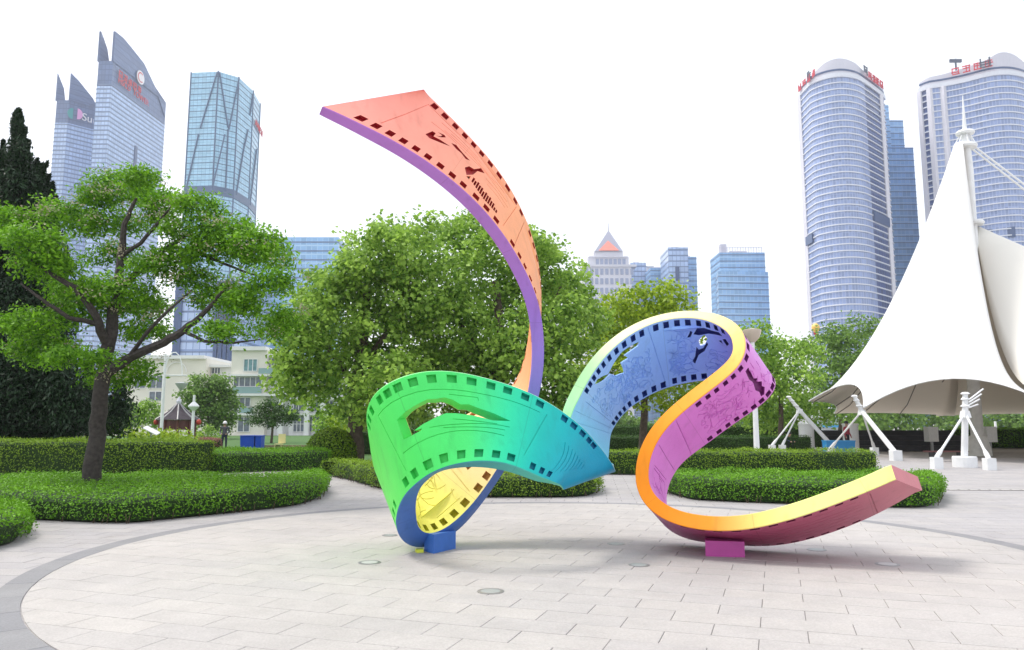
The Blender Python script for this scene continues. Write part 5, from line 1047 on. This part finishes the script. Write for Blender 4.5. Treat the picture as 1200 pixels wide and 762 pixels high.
def s2(t, P):
    a, b = P[2], P[4]; d = b - a; d.z = 0; nn = Vector((d.y, -d.x, 0)).normalized(); p = a.lerp(b, 0.22) + nn * 2.2 + Vector((0, 0, 3.6)); glyph_row(t, p, d, (0, 0, 1), nn, 4, 4.0, 0.8, M['sign_red'], 31)
    p = a.lerp(b, 0.86) + nn * 2.2 + Vector((0, 0, 3.6)); glyph_row(t, p, d, (0, 0, 1), nn, 1, 5.6, 0, M['sign_dark'], 7, 'sign_emblem')
    q = a.lerp(b, 0.5); MB().tube([(q.x, q.y + 6, Zg2 + 4), (q.x, q.y + 6, Zg2 + 15)], 0.5, 6).build('roof_mast', M['sign_dark'], t); MB().box((q.x, q.y + 6, Zg2 + 14), (6, 1, 1.6)).build('roof_aerial', M['sign_dark'], t)
Zg2 = at(1174, 87.6, 360).z
ribbon_tower('curved ribbon window tower directly behind the canopy mast', [(1078, 108), (1089, 104), (1105, 101.5), (1130, 96.5), (1156, 90), (1174, 87.6), (1190, 88.6), (1206, 94), (1235, 110), (1262, 126)], [5, 6, 6.5, 7.5, 8.6, 11.5, 11, 8, 7, 7], [(3, 5, Zg2 - 82, Zg2 - 77)], Zg2, 3.25, (0,), s2, (0, 1, 2))
for px0, px1, yt, D_, lab in ((1036, 1041, 123, 415, 'narrow blue tower shaft beside the curved tower'), (1038, 1058, 141, 418, 'stepped blue glass tower, upper tier'), (1040, 1070, 173, 412, 'stepped blue glass tower, wide lower tier')):
    block('glass_block', lab, px0, px1, yt, D_, 22, M['glass_sk'], bandmat='band_b', bh=0.4, zmin=10)

# --- white apartments beyond the garden
M['plaster'] = plain('cream_plaster', (0.72, 0.70, 0.62, 1), 0.8, 0.04, 0.6); M['plaster_w'] = plain('white_plaster', (0.74, 0.75, 0.74, 1), 0.8, 0.04, 0.6)
M['pane'] = plain('grey_window_pane', (0.13, 0.16, 0.20, 1), 0.08, 0.3, 1.5); M['pane2'] = plain('teal_window_pane', (0.12, 0.26, 0.28, 1), 0.08, 0.3, 1.5); M['balcony'] = plain('green_balcony_glass', (0.22, 0.36, 0.36, 1), 0.1); M['frame'] = plain('white_window_frame', (0.75, 0.76, 0.76, 1), 0.5)
AY = 110.0
def pbox(par, nme, px0, px1, y0, y1, Y, dep, mat):
    a, b = at(px0, y0, Y), at(px1, y1, Y); return MB().box(((a.x + b.x) / 2, Y + dep / 2, (a.z + b.z) / 2), (b.x - a.x, dep, a.z - b.z)).build(nme, mat, par)
def awin(par, px0, px1, y0, y1, Y, nv=2, nh=1, pane='pane'):
    w_ = pbox(par, 'window', px0, px1, y0, y1, Y - 0.06, 0.12, M[pane]); fr = MB(); a, b = at(px0, y0, Y - 0.12), at(px1, y1, Y - 0.12)
    for k in range(nv + 1): x = a.x + (b.x - a.x) * k / nv; fr.box((x, Y - 0.1, (a.z + b.z) / 2), (0.09, 0.1, a.z - b.z + 0.09))
    for k in range(nh + 1): z = a.z + (b.z - a.z) * k / nh; fr.box(((a.x + b.x) / 2, Y - 0.11, z), (b.x - a.x, 0.1, 0.08))
    fr.build('window_frame', M['frame'], w_)
ap1 = thing('apartment_house', (at(300, 510, AY).x, AY, 0), 'white stepped apartment house with green balconies behind the bins', 'house', 'white apartment houses')
pbox(ap1, 'wall', 272, 309, 410, 520, AY, 10, M['plaster']); pbox(ap1, 'wall', 309, 340, 418, 520, AY + 1.2, 9, M['plaster_w']); pbox(ap1, 'wall', 340, 408, 448, 520, AY + 0.6, 9, M['plaster_w'])
pbox(ap1, 'cornice', 270, 311, 406, 410.5, AY - 0.5, 11, M['plaster_w']); pbox(ap1, 'cornice', 304, 342, 415.5, 418.5, AY + 0.4, 10, M['plaster_w']); pbox(ap1, 'cornice', 338, 410, 445, 448.4, AY, 10, M['plaster_w'])
awin(ap1, 286, 301, 421, 435, AY, 3, 1, 'pane2'); awin(ap1, 311, 331, 420, 431, AY + 1.2, 3)
pbox(ap1, 'balcony', 303, 332, 431.5, 438, AY - 0.6, 0.12, M['balcony']); awin(ap1, 274, 306, 442, 453, AY, 5); awin(ap1, 308, 322, 442, 452, AY + 1.2, 2)
pbox(ap1, 'balcony', 273, 306, 453.5, 461, AY - 0.6, 0.12, M['balcony']); pbox(ap1, 'floor_slab', 270, 334, 461.2, 464, AY - 0.8, 2, M['plaster_w']); pbox(ap1, 'floor_slab', 270, 334, 438.6, 440.8, AY - 0.8, 2, M['plaster_w'])
awin(ap1, 281, 293, 466, 477, AY, 2); awin(ap1, 274, 279, 466, 484, AY, 1); awin(ap1, 305, 318, 468, 478, AY + 1.2, 2); pbox(ap1, 'balcony', 280, 296, 478, 484, AY - 0.5, 0.1, M['balcony']); pbox(ap1, 'floor_slab', 270, 300, 484.5, 487, AY - 0.8, 2, M['plaster_w'])
awin(ap1, 279, 292, 489, 506, AY, 2); awin(ap1, 306, 318, 490, 500, AY + 1.2, 2)
for px0, px1 in ((344, 356), (362, 374), (380, 392), (396, 406)):
    awin(ap1, px0, px1, 452, 464, AY + 0.6, 2); awin(ap1, px0, px1, 470, 482, AY + 0.6, 2, 1); awin(ap1, px0, px1, 488, 506, AY + 0.6, 3, 2)
for py in (466.5, 484.5): pbox(ap1, 'floor_slab', 340, 408, py, py + 2.2, AY - 0.2, 2, M['plaster_w'])
for px in (357.5, 327, 376): pbox(ap1, 'pillar', px, px + 3.6, 450, 512, AY - 0.4, 0.8, M['plaster_w'])
ap2 = thing('apartment_house', (at(210, 510, 118).x, 118, 0), 'cream gable ended apartment house behind the pavilion', 'house', 'white apartment houses')
pbox(ap2, 'wall', 150, 237, 420, 520, 118, 14, M['plaster']); pbox(ap2, 'cornice', 148, 239, 416.5, 420.3, 117.3, 16, M['plaster_w']); pbox(ap2, 'wall', 237, 268, 430, 520, 120, 10, M['plaster_w']); pbox(ap2, 'cornice', 235, 269, 427.5, 430.2, 119, 12, M['plaster_w'])
awin(ap2, 176, 190, 440, 455, 118, 2); awin(ap2, 175, 189, 459, 470, 118, 2); awin(ap2, 158, 170, 440, 455, 118, 2); awin(ap2, 245, 258, 431, 438, 120, 4); awin(ap2, 245, 258, 441, 447, 120, 4); awin(ap2, 267, 271, 441, 448, 120, 1)
c = at(207, 436, 117.9); MB().tube([c + Vector((math.cos(a) * 1.5, -0.1, math.sin(a) * 1.5)) for a in np.linspace(0, math.pi, 14)], 0.07, 5).build('arch_moulding', M['plaster_w'], ap2)
pbox(ap2, 'string_course', 175, 237, 440, 440.8, 117.9, 0.2, M['plaster_w'])
bl_ = thing('garden_house', (at(975, 505, 95).x, 95, 0), 'small pale house with blue awning seen below the canopy', 'house'); pbox(bl_, 'wall', 955, 990, 490, 512, 95, 6, M['plaster_w']); pbox(bl_, 'awning', 958, 988, 497, 501, 94, 1, plain('blue_awning', lin(70, 150, 200), 0.5)); pbox(bl_, 'roof', 952, 993, 486, 490.5, 94.5, 7, M['stone_l'])

# ================================================================== small things
# round pavilion with tiled roof and lanterns
KY = 56.0; kc = at(208, 500, KY); kz = at(208, 492, KY).z; ka = at(209, 472, KY).z; kr = 24 * KY / FPX
t = thing('pavilion', (kc.x, KY, 0), 'small pavilion with grey tiled cone roof and dark red fascia', 'pavilion')
for k in range(8):
    a0, a1 = 2 * math.pi * (k + .5) / 8, 2 * math.pi * (k + 1.5) / 8; m = MB()
    P0 = [(kc.x + math.cos(a) * kr, KY + math.sin(a) * kr, kz) for a in (a0, a1)]; P1 = [(kc.x + math.cos(a) * kr * .45, KY + math.sin(a) * kr * .45, kz + (ka - kz) * .48) for a in (a0, a1)]
    m.add([P0[0], P0[1], P1[1], P1[0], (kc.x, KY, ka)], [(0, 1, 2, 3), (3, 2, 4)]); m.build('roof_panel', plain('grey_roof_tile', (0.075, 0.065, 0.075, 1), 0.9, 0.2, 3, spec=0.1), t)
    a = a0; MB().tube([P0[0], P1[0], (kc.x, KY, ka + .05)], 0.05, 5).build('roof_ridge', M['lamp_rim'], t)
    p = (kc.x + math.cos(a) * kr * .78, KY + math.sin(a) * kr * .78); MB().tube([(p[0], p[1], 0), (p[0], p[1], kz)], 0.11, 8).build('post', plain('dark_red_post', (0.12, 0.03, 0.025, 1), 0.5), t)
MB().lathe((kc.x, KY, kz - 0.72), [(kr * .82, 0), (kr * .84, 0.7)], 8).build('fascia', plain('dark_red_fascia', (0.10, 0.028, 0.028, 1), 0.6, 0.2, 4), t); MB().lathe((kc.x, KY, ka - 0.1), [(0.15, 0), (0.2, .2), (0.05, .5)], 8).build('finial', M['stone_l'], t)
for s in (-1, 1):
    q = at(208 + s * 25, 494, KY - .3); l_ = thing('red_lantern', (q.x, q.y, q.z), 'red paper lantern hanging at the %s eave of the pavilion' % ('post side' if s < 0 else 'lamp side'), 'lantern', 'lanterns on the pavilion')
    MB().lathe((q.x, q.y, q.z - 0.35), [(0.06, 0.1), (0.15, .17), (0.18, .3), (0.15, .42), (0.06, .5)], 12).build('shade', plain('red_paper', (0.45, 0.05, 0.03, 1), 0.6), l_, True); MB().tube([(q.x, q.y, q.z + .2), (q.x - s * .12, q.y + .25, kz + 0.02)], 0.02, 4).build('cord', M['twig'], l_)
def lamp_post(label, px, Y, ytop, kind):
    b = at(px, 505, Y); tz = at(px, ytop, Y).z; t = thing('street_lamp', (b.x, Y, 0), label, 'street lamp'); MB().tube([(b.x, Y, -.02), (b.x, Y, .5), (b.x, Y, tz)], [0.17, 0.12, 0.08], 10).build('pole', M['steel'], t, True)
    if kind == 'arm':
        z = at(px, 440, Y).z; e = at(px + 24, 448, Y); MB().tube([(b.x, Y, z), (e.x + .3, Y, z)], 0.05, 6).build('arm', M['steel'], t)
        MB().tube([(b.x, Y, z + .3)] + [(b.x + (e.x - b.x) * (0.5 - 0.5 * math.cos(a)), Y, z + 1.6 * math.sin(a)) for a in np.linspace(0.3, math.pi, 9)], 0.04, 6).build('curved_arm', M['steel'], t)
        MB().lathe((e.x, Y, e.z - .75), [(0.08, 0.2), (0.18, .3), (0.40, .6), (0.42, .68), (0.15, .75)], 16).build('lamp_bowl', plain('grey_lamp_bowl', (0.42, 0.44, 0.44, 1), 0.3), t, True)
    elif kind == 'disc':
        z = at(px, 476, Y).z; MB().lathe((b.x, Y, z - .5), [(0.07, 0.15), (0.36, .45), (0.36, .52), (0.08, .80)], 14).build('lamp_shade', M['steel'], t)
    elif kind == 'urn':
        MB().lathe((b.x, Y, tz - .35), [(0.12, 0), (0.28, .18), (0.36, .42), (0.36, .5), (0.05, .56)], 18).build('lamp_bowl', plain('beige_lamp_bowl', (0.55, 0.46, 0.38, 1), 0.4), t, True)
    elif kind == 'ball':
        MB().lathe((b.x, Y, tz), [(0.16, 0), (0.28, .18), (0.42, .5), (0.36, .78), (0.14, .95)], 16).build('lamp_globe', plain('amber_globe', lin(238, 196, 110), 0.3), t, True); MB().lathe((b.x, Y, tz - .3), [(0.12, 0), (0.26, .3)], 12).build('collar', M['sign_red'], t)
    return t
lamp_post('tall white lamp post with curved arm beside the pavilion', 189, 53, 415, 'arm'); lamp_post('short white lamp post with disc shade beside the pavilion', 225.5, 53, 463, 'disc'); lamp_post('white lamp post with beige bowl behind the magenta curve', 886, 31, 391, 'urn'); lamp_post('thin white lamp post seen through the blue arch', 781.5, 42, 440, 'disc'); lamp_post('lamp post with amber globe above the street trees', 962, 78, 390, 'ball'); lamp_post('slim white lamp post beyond the canopy mast', 1167, 60, 494, 'disc')
# bins, boulder, sign
M['bin'] = plain('blue_plastic', lin(10, 70, 190), 0.45, 0.06, 4)
for px0, px1, lab in ((281, 297.5, 'larger blue wheeled bin behind the knee high hedge'), (298.5, 306, 'narrower blue wheeled bin standing end on')):
    a, b = at(px0, 527, 45), at(px1, 527, 45); x = (a.x + b.x) / 2; t = thing('blue_bin', (x, 45, 0), lab, 'bin', 'blue bins by the path')
    MB().box((x, 45.3, 0.48), (b.x - a.x - 0.05, 0.62, 0.80), 0, 1.06).build('body', M['bin'], t); MB().box((x, 45.3, 0.915), (b.x - a.x + 0.02, 0.72, 0.06)).build('lid', M['bin'], t)
    for s in (-1, 1): MB().tube([(x + s * (b.x - a.x) * .3 - .03, 45.55, .09), (x + s * (b.x - a.x) * .3 + .03, 45.55, .09)], 0.09, 10).build('wheel', M['stage'], t)
bq = at(91, 512, 28.0); t = thing('boulder', (bq.x, 28, 0), 'pale pinkish boulder peeking over the shoulder high hedge', 'boulder'); bm = bmesh.new(); bmesh.ops.create_icosphere(bm, subdivisions=3, radius=1.0)
for v in bm.verts: v.co *= 1 + 0.13 * math.sin(v.co.x * 5 + v.co.y * 3) + 0.08 * math.sin(v.co.z * 7 + v.co.x * 4); v.co = Vector((v.co.x * .42 + bq.x, v.co.y * .4 + 28, v.co.z * 0.62 + 0.62))
me = bpy.data.meshes.new('stone'); bm.to_mesh(me); bm.free(); link('stone', me, t, plain('pink_granite', (0.52, 0.44, 0.44, 1), 0.8, 0.2, 6, 0.4))
sq = at(177, 507, 36); t = thing('notice_board', (sq.x, 36, 0), 'small tilted white notice board above the shoulder high hedge', 'sign'); MB().tube([(sq.x, 36, 0), (sq.x, 36, sq.z)], 0.03, 6).build('post', M['lamp_rim'], t)
m = MB(); m.add([sq + Vector(v) for v in ((-.35, -.1, .22), (.3, -.1, -.1), (.3, .3, .0), (-.35, .3, .32), (-.35, -.1, .18), (.3, -.1, -.14), (.3, .3, -.04), (-.35, .3, .28))], [(0, 1, 2, 3), (7, 6, 5, 4), (0, 4, 5, 1), (1, 5, 6, 2), (2, 6, 7, 3), (3, 7, 4, 0)]); m.build('panel', M['frame'], t)
ed = thing('timber_edging', (at(340, 527, 46).x, 46, 0), 'low timber edging behind the knee high hedge', 'edging')
for k in range(12): q = at(310 + k * 4.4, 527, 46); MB().box((q.x, 46, 0.16 + .0), (0.2, 0.12, 0.40)).build('board', plain('pale_timber', (0.34, 0.26, 0.17, 1), 0.8, 0.2, 6), ed)
q = at(318, 508, 44.5); t = thing('folding_chair', (q.x, 45.5, 0), 'pale yellow folding chair beside the blue bins', 'chair'); cm = plain('pale_yellow_paint', lin(232, 220, 160), 0.6)
MB().box((q.x, 46.0, 0.42), (0.42, 0.4, 0.04)).build('seat', cm, t); m = MB(); m.box((q.x + .12, 46.2, 0.74), (0.42, 0.05, 0.55)); m.build('backrest', cm, t)
for sx in (-1, 1):
    for sy in (-1, 1): MB().tube([(q.x + sx * .24, 46 + sy * .22, 0), (q.x + sx * .16, 46 + sy * .14, .42)], 0.02, 6).build('leg', cm, t)

# ================================================================== people
def person(label, loc, rz, pose, shirt, trousers, skin, hat=None, held=None):
    """one skinned body; clothing colours come by height bands of the same mesh"""
    t = thing('person', loc, label, 'person', None, 0)
    J = {'pel': (0, 0, .95), 'wai': (0, 0, 1.12), 'che': (0, 0, 1.33), 'nec': (0, 0, 1.48), 'hea': (0, -.02, 1.60), 'top': (0, -.01, 1.72),
         'sl': (-.19, 0, 1.41), 'el': (-.26, .02, 1.13), 'wl': (-.25, -.10, .90), 'hl': (-.25, -.13, .80), 'sr': (.19, 0, 1.41), 'er': (.26, .02, 1.13), 'wr': (.25, -.10, .90), 'hr': (.25, -.13, .80),
         'pl': (-.10, 0, .90), 'kl': (-.11, -.02, .50), 'al': (-.11, .03, .09), 'fl': (-.12, -.13, .04), 'pr': (.10, 0, .90), 'kr': (.11, -.02, .50), 'ar': (.11, .03, .09), 'fr': (.12, -.13, .04)}
    J.update(pose)
    E = [('pel', 'wai'), ('wai', 'che'), ('che', 'nec'), ('nec', 'hea'), ('hea', 'top'), ('che', 'sl'), ('sl', 'el'), ('el', 'wl'), ('wl', 'hl'), ('che', 'sr'), ('sr', 'er'), ('er', 'wr'), ('wr', 'hr'), ('pel', 'pl'), ('pl', 'kl'), ('kl', 'al'), ('al', 'fl'), ('pel', 'pr'), ('pr', 'kr'), ('kr', 'ar'), ('ar', 'fr')]
    Rr = {'pel': .14, 'wai': .135, 'che': .15, 'nec': .055, 'hea': .095, 'top': .07, 'sl': .065, 'sr': .065, 'el': .045, 'er': .045, 'wl': .034, 'wr': .034, 'hl': .035, 'hr': .035, 'pl': .09, 'pr': .09, 'kl': .06, 'kr': .06, 'al': .042, 'ar': .042, 'fl': .036, 'fr': .036}
    ks = list(J); me = bpy.data.meshes.new('body'); me.from_pydata([J[k] for k in ks], [(ks.index(a), ks.index(b)) for a, b in E], []); o = bpy.data.objects.new('body', me); col.objects.link(o); o.parent = t
    md = o.modifiers.new('skin', 'SKIN')
    for i, k in enumerate(ks): sv = me.skin_vertices[0].data[i]; sv.radius = (Rr[k], Rr[k] * (0.72 if k in ('che', 'wai', 'pel') else 1)); sv.use_root = (k == 'pel')
    o.modifiers.new('sub', 'SUBSURF').levels = 2; o.modifiers['sub'].render_levels = 2
    dg = bpy.context.evaluated_depsgraph_get(); ev = o.evaluated_get(dg); bm2 = bpy.data.meshes.new_from_object(ev); o.modifiers.clear(); o.data = bm2
    for mm in (shirt, trousers, skin): bm2.materials.append(mm)
    hz, pz = J['hea'][2] - .12, J['pel'][2] + 0.02
    hl, hr_ = Vector(J['hl']), Vector(J['hr'])
    for p in bm2.polygons:
        c = p.center; p.use_smooth = True
        near_hand = min((c - hl).length, (c - hr_).length) < .10
        leg = min((c - Vector(J[k])).length for k in ('kl', 'kr', 'al', 'ar', 'fl', 'fr', 'pl', 'pr')) < min((c - Vector(J[k])).length for k in ('che', 'wai', 'sl', 'sr', 'el', 'er', 'wl', 'wr', 'hea'))
        p.material_index = 2 if (near_hand or (c - Vector(J['hea'])).length < .17) else (1 if leg else 0)
    H = Vector(J['hea']); hair = MB().lathe((H.x, H.y + .02, H.z + .02), [(0.112, 0), (0.116, .06), (0.09, .13), (0.03, .165)], 14)
    ho = link('hat' if hat else 'hair', hair.mesh('hat', True), t, hat if hat else M['stage'], False)
    if hat: br = link('hat_brim', MB().lathe((H.x, H.y, H.z + .03), [(0.16, 0), (0.16, .012)], 16).mesh('brim'), t, hat, False)
    t.rotation_euler = (0, 0, rz); return t
skin = plain('skin', (0.42, 0.26, 0.19, 1), 0.6); navy = plain('navy_cloth', (0.03, 0.04, 0.07, 1), 0.8, .2, 9); grey = plain('grey_cloth', (0.09, 0.09, 0.11, 1), 0.8, .2, 9); red = plain('red_cloth', (0.35, 0.04, 0.06, 1), 0.8, .2, 9); blk = plain('black_cloth', (0.02, 0.02, 0.025, 1), 0.8)
mp_ = gnd(271, 528); person('person in dark jacket and white hat beside the bins', (mp_.x, 46.2, 0), 0.2, {'wl': (-.16, -.22, 1.0), 'hl': (-.08, -.27, 1.0), 'wr': (.16, -.22, 1.0), 'hr': (.08, -.27, 1.0)}, grey, navy, skin, M['sign_white'])
pr_ = gnd(1012, 532); person('person in red top standing under the canopy', (pr_.x, 44.0, 0), 0.6, {'kl': (-.13, -.06, .5)}, red, blk, skin)
ps_ = gnd(930, 530); person('person in navy crouching beside the white braces', (ps_.x, 45.5, 0), 0.4,
    {'pel': (0, .12, .42), 'wai': (0, .08, .58), 'che': (0, -.06, .78), 'nec': (0, -.16, .90), 'hea': (0, -.22, 1.0), 'top': (0, -.24, 1.12), 'sl': (-.18, -.06, .84), 'sr': (.18, -.06, .84), 'el': (-.24, -.25, .66), 'er': (.24, -.25, .66), 'wl': (-.15, -.42, .58), 'wr': (.15, -.42, .58), 'hl': (-.1, -.5, .56), 'hr': (.1, -.5, .56),
     'pl': (-.10, .10, .40), 'pr': (.10, .10, .40), 'kl': (-.14, -.28, .50), 'kr': (.14, -.28, .50), 'al': (-.13, -.10, .09), 'ar': (.13, -.10, .09), 'fl': (-.14, -.26, .04), 'fr': (.14, -.26, .04)}, navy, blk, skin)

# ================================================================== thin summer haze over the city
hz = MB().box((0, 330, 124), (1500, 820, 250.4)); ho = link('haze', hz.mesh('haze')); tag(ho, kind='stuff')
hm = bpy.data.materials.new('thin_haze'); hm.use_nodes = True; hn = hm.node_tree; hn.nodes.clear(); hv = hn.nodes.new('ShaderNodeVolumePrincipled'); hout = hn.nodes.new('ShaderNodeOutputMaterial')
hv.inputs['Color'].default_value = (0.95, 0.97, 1.0, 1); hv.inputs['Density'].default_value = 0.0003; hv.inputs['Anisotropy'].default_value = 0.2; hn.links.new(hv.outputs[0], hout.inputs['Volume']); ho.data.materials.append(hm)
